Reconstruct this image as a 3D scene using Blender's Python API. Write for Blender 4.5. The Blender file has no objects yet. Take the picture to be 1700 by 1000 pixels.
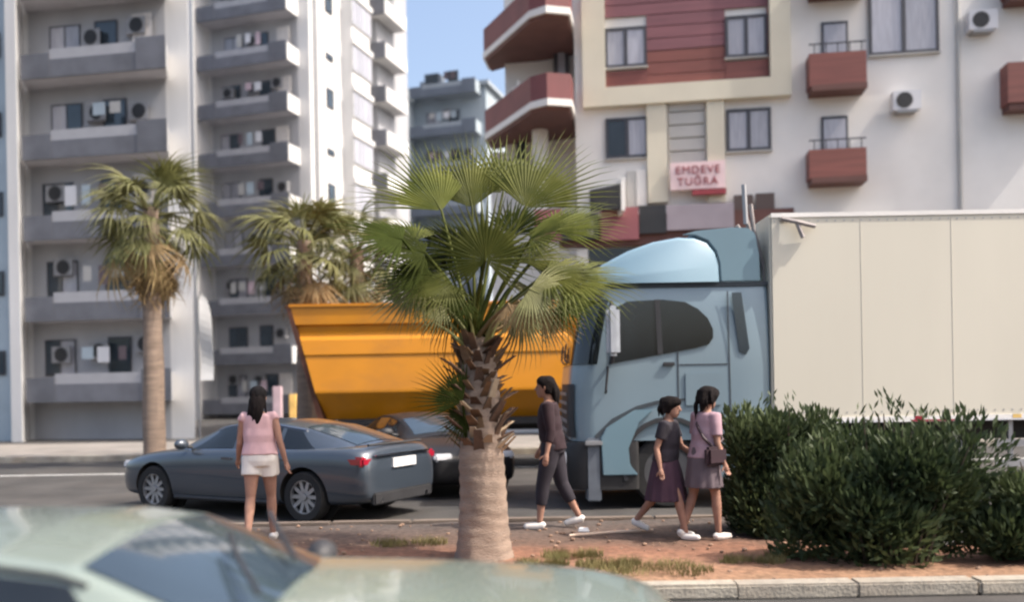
import bpy, bmesh, math, random
from mathutils import Vector, Matrix, Euler, noise

random.seed(7)
S = bpy.context.scene
COL = S.collection
R = math.radians
F = 1500.0            # focal length in photograph pixels (photograph 1700 wide)
HOR = 640.0           # row of the horizon on the optical axis
CAMZ = 1.75
ROLL = R(1.0)

# ------------------------------------------------------------------ camera
cd = bpy.data.cameras.new('camera')
cam = bpy.data.objects.new('camera', cd)
COL.objects.link(cam)
cam.location = (0, 0, CAMZ)
cam.rotation_euler = Euler((R(90), ROLL, 0), 'XYZ')
cd.sensor_width = 36.0
cd.lens = 36.0 * F / 1700.0
cd.shift_y = (HOR - 500.0) / 1700.0
cd.clip_start = 0.1
cd.clip_end = 3000
cd.dof.use_dof = True
cd.dof.focus_distance = 9.6
cd.dof.aperture_fstop = 0.62
S.camera = cam

# ------------------------------------------------------------------ light
SUN_EL, SUN_AZ = 52.0, 16.0       # azimuth: from +X towards the camera side
w = bpy.data.worlds.new('World'); S.world = w; w.use_nodes = True
nt = w.node_tree
sky = nt.nodes.new('ShaderNodeTexSky'); sky.sky_type = 'NISHITA'; sky.sun_disc = False
sky.sun_elevation = R(SUN_EL); sky.sun_rotation = R(90 + SUN_AZ)
sky.air_density = 1.0; sky.dust_density = 5.5; sky.ozone_density = 0.4
bgn = nt.nodes['Background']; nt.links.new(sky.outputs[0], bgn.inputs[0]); bgn.inputs[1].default_value = 0.14
sd = bpy.data.lights.new('sun', 'SUN'); sd.energy = 2.7; sd.angle = R(0.6); sd.color = (1.0, 0.93, 0.84)
so = bpy.data.objects.new('sun', sd); COL.objects.link(so)
ce = math.cos(R(SUN_EL))
sdir = Vector((ce * math.cos(R(SUN_AZ)), -ce * math.sin(R(SUN_AZ)), math.sin(R(SUN_EL))))
so.rotation_euler = sdir.to_track_quat('Z', 'Y').to_euler()
so.location = sdir * 60
S.view_settings.view_transform = 'Standard'
S.view_settings.look = 'None'
S.view_settings.exposure = 1.15
S.view_settings.gamma = 1.0
S.view_settings.use_curve_mapping = False
S.render.filter_size = 2.3
S.cycles.filter_width = 2.3

# ------------------------------------------------------------------ placing by measurement
CR, CU = Vector((math.cos(ROLL), 0, -math.sin(ROLL))), Vector((math.sin(ROLL), 0, math.cos(ROLL)))
CAM = Vector((0, 0, CAMZ))
def ray(px, py):
    return Vector((0, 1, 0)) + CR * ((px - 850.0) / F) + CU * ((HOR - py) / F)
def W(px, py, Y):
    return CAM + ray(px, py) * Y
def G(px, py, z=0.0):
    d = ray(px, py)
    return CAM + d * ((z - CAMZ) / d.z)
def onplane(px, py, p0, n):
    d = ray(px, py)
    return CAM + d * ((p0 - CAM).dot(n) / d.dot(n))

# ------------------------------------------------------------------ materials
MATS = {}
def mat(name, col, rough=0.6, var=0.12, scale=6.0, bump=0.0, bscale=40.0, metal=0.0, coat=0.0, trans=0.0,
        col2=None, objvar=0.0, spec=0.5, stretch=None, dirt=0.0, dirtcol=(0.12, 0.10, 0.08), emit=0.0):
    if name in MATS: return MATS[name]
    m = bpy.data.materials.new(name); m.use_nodes = True
    n, l = m.node_tree.nodes, m.node_tree.links
    b = n['Principled BSDF']
    b.inputs['Roughness'].default_value = rough
    b.inputs['Metallic'].default_value = metal
    b.inputs['Specular IOR Level'].default_value = spec
    if coat: b.inputs['Coat Weight'].default_value = coat; b.inputs['Coat Roughness'].default_value = 0.06
    tc = n.new('ShaderNodeTexCoord')
    src = tc.outputs['Object']
    if stretch:
        mp = n.new('ShaderNodeMapping'); mp.inputs['Scale'].default_value = stretch
        l.new(src, mp.inputs[0]); src = mp.outputs[0]
    t = n.new('ShaderNodeTexNoise'); t.inputs['Scale'].default_value = scale; t.inputs['Detail'].default_value = 6
    l.new(src, t.inputs['Vector'])
    mx = n.new('ShaderNodeMix'); mx.data_type = 'RGBA'
    c1 = [max(0, c * (1 - var)) for c in col]
    c2 = list(col2) if col2 else [min(1, c * (1 + var)) for c in col]
    mx.inputs['A'].default_value = (*c1, 1); mx.inputs['B'].default_value = (*c2, 1)
    rmp = n.new('ShaderNodeMapRange'); rmp.inputs['From Min'].default_value = 0.32; rmp.inputs['From Max'].default_value = 0.68
    l.new(t.outputs['Fac'], rmp.inputs['Value']); l.new(rmp.outputs[0], mx.inputs['Factor'])
    out = mx.outputs['Result']
    if dirt:
        t2 = n.new('ShaderNodeTexNoise'); t2.inputs['Scale'].default_value = scale * 0.35; t2.inputs['Detail'].default_value = 9
        t2.inputs['Roughness'].default_value = 0.7
        l.new(src, t2.inputs['Vector'])
        r2 = n.new('ShaderNodeMapRange'); r2.inputs['From Min'].default_value = 0.48; r2.inputs['From Max'].default_value = 0.75
        r2.inputs['To Max'].default_value = dirt
        l.new(t2.outputs['Fac'], r2.inputs['Value'])
        m2 = n.new('ShaderNodeMix'); m2.data_type = 'RGBA'; m2.inputs['B'].default_value = (*dirtcol, 1)
        l.new(out, m2.inputs['A']); l.new(r2.outputs[0], m2.inputs['Factor']); out = m2.outputs['Result']
    if objvar:
        oi = n.new('ShaderNodeObjectInfo'); hs = n.new('ShaderNodeHueSaturation')
        mr = n.new('ShaderNodeMapRange'); mr.inputs['To Min'].default_value = 1 - objvar; mr.inputs['To Max'].default_value = 1 + objvar
        l.new(oi.outputs['Random'], mr.inputs['Value']); l.new(mr.outputs[0], hs.inputs['Value'])
        mh = n.new('ShaderNodeMapRange'); mh.inputs['To Min'].default_value = 0.5 - objvar * 0.025; mh.inputs['To Max'].default_value = 0.5 + objvar * 0.025
        l.new(oi.outputs['Random'], mh.inputs['Value']); l.new(mh.outputs[0], hs.inputs['Hue'])
        l.new(out, hs.inputs['Color']); out = hs.outputs['Color']
    l.new(out, b.inputs['Base Color'])
    if emit:
        l.new(out, b.inputs['Emission Color']); b.inputs['Emission Strength'].default_value = emit
    if bump:
        t3 = n.new('ShaderNodeTexNoise'); t3.inputs['Scale'].default_value = bscale; t3.inputs['Detail'].default_value = 5
        l.new(src, t3.inputs['Vector'])
        bp = n.new('ShaderNodeBump'); bp.inputs['Strength'].default_value = bump; bp.inputs['Distance'].default_value = 0.02
        l.new(t3.outputs['Fac'], bp.inputs['Height']); l.new(bp.outputs[0], b.inputs['Normal'])
    if trans:
        tr = n.new('ShaderNodeBsdfTranslucent'); l.new(out, tr.inputs['Color'])
        ms = n.new('ShaderNodeMixShader'); ms.inputs[0].default_value = trans
        l.new(b.outputs[0], ms.inputs[1]); l.new(tr.outputs[0], ms.inputs[2])
        l.new(ms.outputs[0], n['Material Output'].inputs[0])
    MATS[name] = m
    return m

M_asphalt = mat('asphalt', (0.048, 0.045, 0.043), 0.9, 0.3, 1.2, 0.4, 90, dirt=0.4, dirtcol=(0.085, 0.07, 0.06))
M_pave = mat('paving', (0.22, 0.20, 0.18), 0.9, 0.2, 1.0, 0.3, 60, dirt=0.3)
M_kerb = mat('kerb_concrete', (0.33, 0.30, 0.25), 0.9, 0.22, 4, 0.6, 40, dirt=0.8, dirtcol=(0.25, 0.19, 0.14), objvar=0.08)
M_kerbd = mat('earthy_kerb', (0.13, 0.10, 0.08), 0.9, 0.2, 5, 0.4, 60, dirt=0.6, objvar=0.15)
M_white = mat('white_render', (0.62, 0.615, 0.61), 0.85, 0.06, 0.8, 0.15, 30, stretch=(1, 1, 0.3), dirt=0.3, dirtcol=(0.45, 0.43, 0.40))
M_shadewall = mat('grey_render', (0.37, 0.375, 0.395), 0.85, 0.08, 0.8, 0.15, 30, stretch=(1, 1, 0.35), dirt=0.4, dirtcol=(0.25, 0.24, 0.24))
M_parapet = mat('grey_parapet', (0.135, 0.14, 0.16), 0.8, 0.15, 1.5, 0.1, 30, objvar=0.1)
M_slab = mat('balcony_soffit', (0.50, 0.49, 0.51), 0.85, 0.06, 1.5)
M_rail = mat('pale_rail', (0.60, 0.60, 0.62), 0.6, 0.06, 2)
M_railg = mat('grey_rail', (0.36, 0.36, 0.38), 0.6, 0.06, 2)
M_bluewall = mat('blue_grey_render', (0.36, 0.43, 0.48), 0.85, 0.08, 0.7, dirt=0.15)
M_farwall = mat('far_wall_hazed', (0.34, 0.395, 0.44), 0.85, 0.08, 0.7)  # distance haze is put into the three far block colours
M_farpar = mat('far_parapet_hazed', (0.14, 0.165, 0.205), 0.85, 0.1, 0.7)
M_farslab = mat('far_soffit_hazed', (0.30, 0.34, 0.38), 0.85, 0.06, 0.7)
M_glassd = mat('dark_glass', (0.012, 0.016, 0.02), 0.04, 0.5, 0.8, spec=0.7)
M_glassb = mat('blue_tinted_glass', (0.03, 0.045, 0.06), 0.06, 0.3, 0.8, spec=0.8)
M_curtain = mat('curtained_glass', (0.36, 0.36, 0.40), 0.18, 0.15, 3, stretch=(9, 9, 0.5), spec=0.6, objvar=0.15)
M_frame = mat('dark_window_frame', (0.045, 0.045, 0.055), 0.5, 0.1, 5)
M_ac = mat('cooler_casing', (0.27, 0.27, 0.28), 0.6, 0.06, 4)
M_acfan = mat('cooler_fan', (0.02, 0.02, 0.022), 0.6, 0.2, 4)
M_cream = mat('cream_render', (0.62, 0.575, 0.46), 0.85, 0.05, 0.8, 0.1, 30, dirt=0.1, dirtcol=(0.5, 0.45, 0.36))
M_ivory = mat('ivory_render', (0.74, 0.715, 0.68), 0.85, 0.05, 0.8, 0.1, 30, dirt=0.12, dirtcol=(0.5, 0.47, 0.43))
M_clad = mat('red_cladding', (0.215, 0.085, 0.096), 0.6, 0.14, 1.4, stretch=(0.4, 0.4, 6), objvar=0.12)
M_cladb = mat('brown_cladding', (0.19, 0.062, 0.05), 0.6, 0.14, 1.4, stretch=(0.4, 0.4, 6), objvar=0.1)
M_redpar = mat('dark_red_parapet', (0.17, 0.05, 0.05), 0.6, 0.12, 1.2, objvar=0.06)
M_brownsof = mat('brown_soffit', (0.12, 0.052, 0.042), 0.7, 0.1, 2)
M_greypan = mat('grey_vent_panel', (0.42, 0.41, 0.39), 0.7, 0.06, 2, objvar=0.06)
M_sign = mat('pale_pink_board', (0.74, 0.56, 0.56), 0.6, 0.05, 2)
M_red = mat('red_print', (0.26, 0.035, 0.045), 0.55, 0.1, 3)
M_black = mat('black_board', (0.022, 0.022, 0.024), 0.5, 0.2, 2, objvar=0.1)
M_fascia = mat('dusty_red_fascia', (0.26, 0.085, 0.095), 0.55, 0.12, 1.0, objvar=0.08)
M_fasciag = mat('mauve_grey_fascia', (0.30, 0.26, 0.29), 0.55, 0.12, 1.0)
M_shut = mat('brown_shutter', (0.10, 0.07, 0.062), 0.6, 0.12, 1.0, objvar=0.15)
M_pink = mat('pink_poster', (0.55, 0.42, 0.46), 0.6, 0.2, 2)
M_yellit = mat('yellow_display', (0.75, 0.50, 0.16), 0.6, 0.3, 2.5)
M_yel = mat('yellow_truck_paint', (0.56, 0.215, 0.004), 0.42, 0.07, 0.9, coat=0.1, stretch=(1, 1, 2.2), dirt=0.6, dirtcol=(0.27, 0.12, 0.035))
M_yeld = mat('shaded_brown_steel', (0.085, 0.028, 0.014), 0.7, 0.25, 2.5)  # shade on the tipper's rear face is put into this dark brown
M_chas = mat('chassis_black', (0.018, 0.017, 0.018), 0.6, 0.3, 3, dirt=0.3, dirtcol=(0.07, 0.055, 0.045))
M_tyre = mat('tyre_rubber', (0.015, 0.015, 0.016), 0.85, 0.3, 4, 0.2, 60, dirt=0.4, dirtcol=(0.07, 0.06, 0.05))
M_rim = mat('alloy_rim', (0.42, 0.43, 0.45), 0.35, 0.1, 4, metal=0.7)
M_rimst = mat('steel_rim', (0.10, 0.10, 0.105), 0.6, 0.15, 4, metal=0.4)
M_blue = mat('light_blue_truck_paint', (0.175, 0.285, 0.36), 0.42, 0.06, 0.8, coat=0.5, dirt=0.18, dirtcol=(0.24, 0.27, 0.30))
M_blueg = mat('grey_blue_truck_paint', (0.18, 0.245, 0.285), 0.36, 0.05, 0.8, coat=0.5, dirt=0.22, dirtcol=(0.17, 0.18, 0.20))
M_blued = mat('teal_panel_paint', (0.145, 0.23, 0.275), 0.4, 0.06, 0.8, coat=0.3)
M_seam = mat('dark_panel_gap', (0.04, 0.05, 0.06), 0.8, 0.1, 3)
M_trail = mat('cream_trailer_skin', (0.60, 0.56, 0.465), 0.45, 0.04, 0.6, stretch=(1, 1, 0.25), dirt=0.3, dirtcol=(0.50, 0.46, 0.40))
M_sedan = mat('slate_grey_car_paint', (0.055, 0.07, 0.092), 0.28, 0.05, 1, coat=0.9, metal=0.35, dirt=0.12, dirtcol=(0.16, 0.15, 0.15))
M_blackcar = mat('black_car_paint', (0.012, 0.012, 0.014), 0.5, 0.2, 1, coat=0.12, spec=0.25, dirt=0.3, dirtcol=(0.04, 0.035, 0.03))
M_pale = mat('pale_green_car_paint', (0.22, 0.265, 0.235), 0.25, 0.04, 1, coat=0.8, metal=0.2, dirt=0.2, dirtcol=(0.26, 0.25, 0.21))
M_chrome = mat('chrome_trim', (0.6, 0.6, 0.62), 0.2, 0.05, 3, metal=1.0)
M_tail = mat('tail_light_red', (0.30, 0.012, 0.03), 0.2, 0.1, 6, coat=0.8)
M_lamp = mat('headlamp_lens', (0.72, 0.72, 0.74), 0.15, 0.05, 6, coat=0.8)
M_plate = mat('white_plate', (0.78, 0.78, 0.78), 0.4, 0.02, 3)
M_plast = mat('black_plastic', (0.025, 0.025, 0.028), 0.6, 0.2, 4)
M_int = mat('dark_interior', (0.02, 0.018, 0.016), 0.9, 0.2, 4)
M_leaf = mat('palm_leaf_green', (0.078, 0.098, 0.012), 0.6, 0.25, 3, trans=0.4, col2=(0.14, 0.15, 0.03), objvar=0.28, spec=0.2)
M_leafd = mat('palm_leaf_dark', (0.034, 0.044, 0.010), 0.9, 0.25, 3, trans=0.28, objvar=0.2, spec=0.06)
M_leaft = mat('palm_leaf_dry', (0.30, 0.21, 0.10), 0.8, 0.3, 3, trans=0.25, objvar=0.25)
M_leafo = mat('palm_leaf_olive', (0.15, 0.15, 0.055), 0.7, 0.3, 3, trans=0.25, objvar=0.3)
M_pet = mat('leaf_stalk', (0.26, 0.25, 0.09), 0.6, 0.2, 5, objvar=0.2)
M_bark = mat('palm_bark', (0.27, 0.20, 0.155), 0.95, 0.2, 3, 0.9, 28, stretch=(1, 1, 5), dirt=0.45, dirtcol=(0.14, 0.095, 0.07))
M_stub = mat('leaf_base_brown', (0.13, 0.075, 0.045), 0.95, 0.3, 5, 0.5, 30, objvar=0.4)
M_stubl = mat('leaf_base_straw', (0.42, 0.32, 0.22), 0.9, 0.25, 5, 0.5, 30, objvar=0.25)
M_bush = mat('oleander_leaf', (0.034, 0.058, 0.024), 0.6, 0.3, 1.5, trans=0.25, col2=(0.085, 0.11, 0.045), spec=0.3)
M_bush2 = mat('pale_leaf', (0.12, 0.15, 0.09), 0.5, 0.3, 4, trans=0.2)
M_twig = mat('twig_brown', (0.07, 0.05, 0.035), 0.9, 0.3, 6)
M_grass = mat('dry_grass', (0.16, 0.15, 0.045), 0.8, 0.3, 6, trans=0.2, col2=(0.26, 0.21, 0.09))
M_skin = mat('skin', (0.34, 0.19, 0.138), 0.8, 0.12, 9, 0.1, 120, spec=0.2)
M_hair = mat('dark_hair', (0.013, 0.010, 0.010), 0.85, 0.4, 30, 0.8, 60, stretch=(4, 4, 0.4), spec=0.12)
M_pinktop = mat('pink_cotton', (0.58, 0.37, 0.385), 0.9, 0.08, 8, 0.06, 80)
M_whitesh = mat('white_cotton', (0.72, 0.68, 0.63), 0.9, 0.06, 8, 0.06, 80)
M_mauve = mat('mauve_cotton', (0.36, 0.235, 0.27), 0.9, 0.1, 8, 0.06, 80)
M_greym = mat('grey_mauve_cotton', (0.115, 0.088, 0.10), 0.9, 0.1, 8, 0.06, 80)
M_navy = mat('dark_cotton', (0.022, 0.018, 0.026), 0.9, 0.2, 8, 0.06, 80)
M_maroon = mat('maroon_cotton', (0.020, 0.007, 0.011), 0.9, 0.15, 8, 0.06, 80)
M_plum = mat('plum_cotton', (0.055, 0.025, 0.042), 0.9, 0.15, 8, 0.06, 80)
M_capb = mat('black_cap_cloth', (0.012, 0.011, 0.012), 0.95, 0.15, 8, spec=0.1)
M_shoe = mat('white_shoe', (0.70, 0.66, 0.62), 0.7, 0.08, 8)
M_bag = mat('dark_bag_leather', (0.03, 0.012, 0.018), 0.6, 0.15, 8)
M_flag = mat('white_banner_cloth', (0.80, 0.80, 0.80), 0.8, 0.05, 2, trans=0.2)
M_metal = mat('galvanised_metal', (0.35, 0.35, 0.36), 0.45, 0.1, 5, metal=0.6)
M_rope = mat('grey_hose', (0.27, 0.24, 0.23), 0.7, 0.2, 6)
M_eye = mat('eye_dark', (0.02, 0.015, 0.012), 0.2, 0.1, 6)

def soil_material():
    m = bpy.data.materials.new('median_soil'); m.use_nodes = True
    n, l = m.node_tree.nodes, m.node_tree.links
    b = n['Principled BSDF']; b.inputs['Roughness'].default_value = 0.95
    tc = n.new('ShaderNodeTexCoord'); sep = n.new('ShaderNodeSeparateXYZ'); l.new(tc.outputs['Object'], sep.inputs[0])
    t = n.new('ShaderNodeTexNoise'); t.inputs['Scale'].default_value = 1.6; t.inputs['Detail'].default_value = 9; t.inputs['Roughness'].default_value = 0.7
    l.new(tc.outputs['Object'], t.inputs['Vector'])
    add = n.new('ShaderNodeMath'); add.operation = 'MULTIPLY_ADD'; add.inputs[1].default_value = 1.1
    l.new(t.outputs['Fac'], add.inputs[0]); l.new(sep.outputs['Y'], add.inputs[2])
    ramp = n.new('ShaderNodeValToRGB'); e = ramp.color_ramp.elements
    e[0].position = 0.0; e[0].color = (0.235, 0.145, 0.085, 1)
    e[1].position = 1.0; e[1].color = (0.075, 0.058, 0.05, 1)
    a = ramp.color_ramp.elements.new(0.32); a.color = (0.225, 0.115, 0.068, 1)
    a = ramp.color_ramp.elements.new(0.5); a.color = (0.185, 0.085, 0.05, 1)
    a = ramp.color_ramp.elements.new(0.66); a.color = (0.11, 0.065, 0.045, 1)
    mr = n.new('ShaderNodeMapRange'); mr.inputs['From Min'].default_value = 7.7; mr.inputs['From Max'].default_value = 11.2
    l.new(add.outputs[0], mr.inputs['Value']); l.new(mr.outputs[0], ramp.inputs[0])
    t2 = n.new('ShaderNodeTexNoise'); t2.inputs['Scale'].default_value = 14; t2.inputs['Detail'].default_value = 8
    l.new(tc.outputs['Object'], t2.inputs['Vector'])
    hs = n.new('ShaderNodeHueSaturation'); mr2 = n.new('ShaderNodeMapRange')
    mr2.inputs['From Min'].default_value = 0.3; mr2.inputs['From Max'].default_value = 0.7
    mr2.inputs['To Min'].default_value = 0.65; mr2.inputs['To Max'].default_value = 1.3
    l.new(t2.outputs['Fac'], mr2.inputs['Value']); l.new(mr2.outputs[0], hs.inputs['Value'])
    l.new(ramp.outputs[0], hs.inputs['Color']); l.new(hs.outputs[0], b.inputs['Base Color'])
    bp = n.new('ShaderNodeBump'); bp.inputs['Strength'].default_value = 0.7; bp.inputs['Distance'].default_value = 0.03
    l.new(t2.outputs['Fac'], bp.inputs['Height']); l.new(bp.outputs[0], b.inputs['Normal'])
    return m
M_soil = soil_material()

# ------------------------------------------------------------------ object helpers
def link(o, parent=None):
    COL.objects.link(o)
    if parent is not None: o.parent = parent
    return o
def tag(o, label=None, cat=None, group=None, kind=None):
    if label: o['label'] = label
    if cat: o['category'] = cat
    if group: o['group'] = group
    if kind: o['kind'] = kind
    return o
def empty(name, loc, label, cat, group=None, rz=0.0):
    o = bpy.data.objects.new(name, None); o.empty_display_size = 0.2
    o.location = loc; o.rotation_euler = (0, 0, rz)
    link(o); return tag(o, label, cat, group)
def mesh_obj(name, me, parent=None, m=None):
    if m is not None:
        me.materials.clear()
        for x in (m if isinstance(m, (list, tuple)) else [m]): me.materials.append(x)
    return link(bpy.data.objects.new(name, me), parent)
def share(name, src, parent, loc=(0, 0, 0), rot=(0, 0, 0), scale=None):
    o = src.copy(); o.name = name; link(o, parent); o.location = loc; o.rotation_euler = rot
    if scale: o.scale = scale
    return o

class MB:
    def __init__(s, xf=None): s.v, s.f, s.mi, s.xf, s.cur = [], [], [], xf, 0
    def P(s, p):
        s.v.append(tuple(s.xf(*p)) if s.xf else tuple(p)); return len(s.v) - 1
    def F(s, *ids): s.f.append(ids); s.mi.append(s.cur)
    def box(s, x0, x1, y0, y1, z0, z1):
        i = [s.P(p) for p in ((x0,y0,z0),(x1,y0,z0),(x1,y1,z0),(x0,y1,z0),(x0,y0,z1),(x1,y0,z1),(x1,y1,z1),(x0,y1,z1))]
        for q in ((0,3,2,1),(4,5,6,7),(0,1,5,4),(1,2,6,5),(2,3,7,6),(3,0,4,7)): s.F(*[i[k] for k in q])
        return s
    def prism(s, pts0, pts1):
        n = len(pts0); a = [s.P(p) for p in pts0]; b = [s.P(p) for p in pts1]
        s.F(*a[::-1]); s.F(*b)
        for k in range(n): s.F(a[k], a[(k+1) % n], b[(k+1) % n], b[k])
        return s
    def loft(s, rings, close=True, caps=True):
        ids = [[s.P(p) for p in r] for r in rings]
        n = len(ids[0])
        for a, b in zip(ids, ids[1:]):
            for k in range(n if close else n - 1): s.F(a[k], a[(k+1) % n], b[(k+1) % n], b[k])
        if caps: s.F(*ids[0][::-1]); s.F(*ids[-1])
        return s
    def tube(s, pts, rad, n=8):
        pts = [Vector(p) for p in pts]; rings = []
        if not isinstance(rad, (list, tuple)): rad = [rad] * len(pts)
        up = None
        for i, p in enumerate(pts):
            d = (pts[min(i+1, len(pts)-1)] - pts[max(i-1, 0)]).normalized()
            if up is None: up = Vector((0, 0, 1)) if abs(d.z) < 0.9 else Vector((1, 0, 0))
            u = d.cross(up).normalized(); up = u.cross(d).normalized()
            rings.append([p + (u * math.cos(2*math.pi*k/n) + up * math.sin(2*math.pi*k/n)) * rad[i] for k in range(n)])
        return s.loft(rings)
    def cyl(s, c, axis, r, h, n=24):
        ax = Vector(axis).normalized(); c = Vector(c)
        return s.tube([c - ax*h/2, c + ax*h/2], r, n)
    def ell(s, c, rx, ry, rz, nu=14, nv=9):
        rings = []
        for j in range(1, nv):
            t = math.pi * j / nv
            rings.append([(c[0]+rx*math.sin(t)*math.cos(2*math.pi*k/nu), c[1]+ry*math.sin(t)*math.sin(2*math.pi*k/nu), c[2]-rz*math.cos(t)) for k in range(nu)])
        ids = [[s.P(p) for p in r] for r in rings]
        b = s.P((c[0], c[1], c[2]-rz)); t = s.P((c[0], c[1], c[2]+rz))
        for a, bb in zip(ids, ids[1:]):
            for k in range(nu): s.F(a[k], a[(k+1)%nu], bb[(k+1)%nu], bb[k])
        for k in range(nu): s.F(b, ids[0][(k+1)%nu], ids[0][k]); s.F(t, ids[-1][k], ids[-1][(k+1)%nu])
        return s
    def build(s, name, m, parent=None, smooth=False, bevel=0.0, mods=(), angle=35):
        me = bpy.data.meshes.new(name); me.from_pydata([tuple(v) for v in s.v], [], s.f)
        for i, p in enumerate(me.polygons): p.material_index = s.mi[i]
        bm = bmesh.new(); bm.from_mesh(me)
        bmesh.ops.recalc_face_normals(bm, faces=bm.faces)
        if bevel: bmesh.ops.bevel(bm, geom=[e for e in bm.edges if len(e.link_faces) == 2 and e.calc_face_angle(0) > 0.5], offset=bevel, segments=2, affect='EDGES', clamp_overlap=True)
        bm.to_mesh(me); bm.free()
        o = mesh_obj(name, me, parent, m)
        if mods: bake(o, mods)
        if smooth:
            for p in o.data.polygons: p.use_smooth = True
            try: o.data.set_sharp_from_angle(angle=R(angle))
            except Exception: pass
        return o

def bake(o, mods):
    for kind, kw in mods:
        md = o.modifiers.new('m', kind)
        for k, v in kw.items(): setattr(md, k, v)
    dg = bpy.context.evaluated_depsgraph_get(); dg.update()
    me = bpy.data.meshes.new_from_object(o.evaluated_get(dg))
    old = o.data; mm = list(old.materials)
    o.modifiers.clear(); o.data = me
    if len(me.materials) == 0:
        for x in mm: me.materials.append(x)
    bpy.data.meshes.remove(old)

def text_obj(name, body, size, m, parent, loc, rot, extrude=0.01):
    c = bpy.data.curves.new(name, 'FONT'); c.body = body; c.size = size; c.extrude = extrude
    c.align_x = 'CENTER'; c.align_y = 'CENTER'; c.offset = 0.0; c.space_character = 1.15
    t = bpy.data.objects.new(name, c); COL.objects.link(t)
    dg = bpy.context.evaluated_depsgraph_get(); dg.update()
    me = bpy.data.meshes.new_from_object(t.evaluated_get(dg))
    COL.objects.unlink(t); bpy.data.objects.remove(t)
    o = mesh_obj(name, me, parent, m); o.location = loc; o.rotation_euler = rot
    return o

# ================================================================== GROUND
g = MB(); g.box(-900, 900, -300, 1500, -0.5, 0.0)
tag(g.build('road', M_asphalt), kind='structure')

KZ = 0.13
def heightsheet(name, x0, x1, y0, y1, nx, ny, m, z=0.10, amp=0.03):
    b = MB(); ids = []
    for j in range(ny+1):
        for i in range(nx+1):
            x = x0+(x1-x0)*i/nx; y = y0+(y1-y0)*j/ny
            b.P((x, y, z + amp * noise.noise(Vector((x*1.3, y*1.7, 3.1))) + amp*0.5*noise.noise(Vector((x*5, y*5, 1)))))
    for j in range(ny):
        for i in range(nx):
            a = j*(nx+1)+i; b.F(a, a+1, a+nx+2, a+nx+1)
    return tag(b.build(name, m, smooth=True), kind='structure')
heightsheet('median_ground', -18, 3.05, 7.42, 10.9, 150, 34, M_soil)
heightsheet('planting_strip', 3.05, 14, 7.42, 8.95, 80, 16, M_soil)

kb = tag(MB().box(-18, 14, 7.30, 7.40, -0.05, 0.06).build('kerb', M_kerb), kind='structure')
x = -17.8; ks = None
while x < 14:
    L = 0.98
    b = MB(); b.box(0, L-0.014, 7.22, 7.425, 0.0, KZ + random.uniform(-0.012, 0.010))
    o = b.build('kerb_stone', M_kerb, kb, bevel=random.uniform(0.012, 0.03), smooth=True); o.location = (x, random.uniform(-0.012, 0.004), 0); o.rotation_euler = (0, 0, random.uniform(-0.008, 0.008))
    x += L
kb2 = tag(MB().box(-18, 3.1, 10.92, 11.0, -0.05, 0.06).build('kerb', M_kerb), kind='structure')
x = -17.9
while x < 3.0:
    b = MB(); b.box(0, 0.966, 10.90, 11.08, 0.0, KZ + random.uniform(-0.006, 0.006))
    o = b.build('kerb_stone', M_kerbd, kb2, bevel=0.014); o.location = (x, 0, 0); x += 0.98
pv = MB(); pv.box(-60, 60, 23.0, 29.0, -0.3, 0.13)
tag(pv.build('pavement', M_pave), kind='structure')
fk = MB(); fk.box(-60, 60, 22.8, 22.998, -0.3, 0.15)
tag(fk.build('far_kerb', M_kerb), kind='structure')
for yy in (19.2,):
    b = MB()
    b.box(-60, 60, yy, yy+0.12, 0.0, 0.004)
    tag(b.build('lane_marking', mat('road_paint', (0.62, 0.62, 0.60), 0.8, 0.15, 4, dirt=0.6)), kind='structure')

# ================================================================== APARTMENT TOWERS
def affine(e1, e2):
    return lambda a, b, z: (e1[0]*a + e2[0]*b, e1[1]*a + e2[1]*b, z)
def frame_coord(px, o, e1, e2):
    """distance a along e1 at which the vertical line at column px meets the front face"""
    n = Vector((-e1[1], e1[0], 0))
    p = onplane(px, HOR, Vector((o[0], o[1], CAMZ)), n)
    return (p - Vector((o[0], o[1], CAMZ))).dot(Vector((e1[0], e1[1], 0)))

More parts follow.
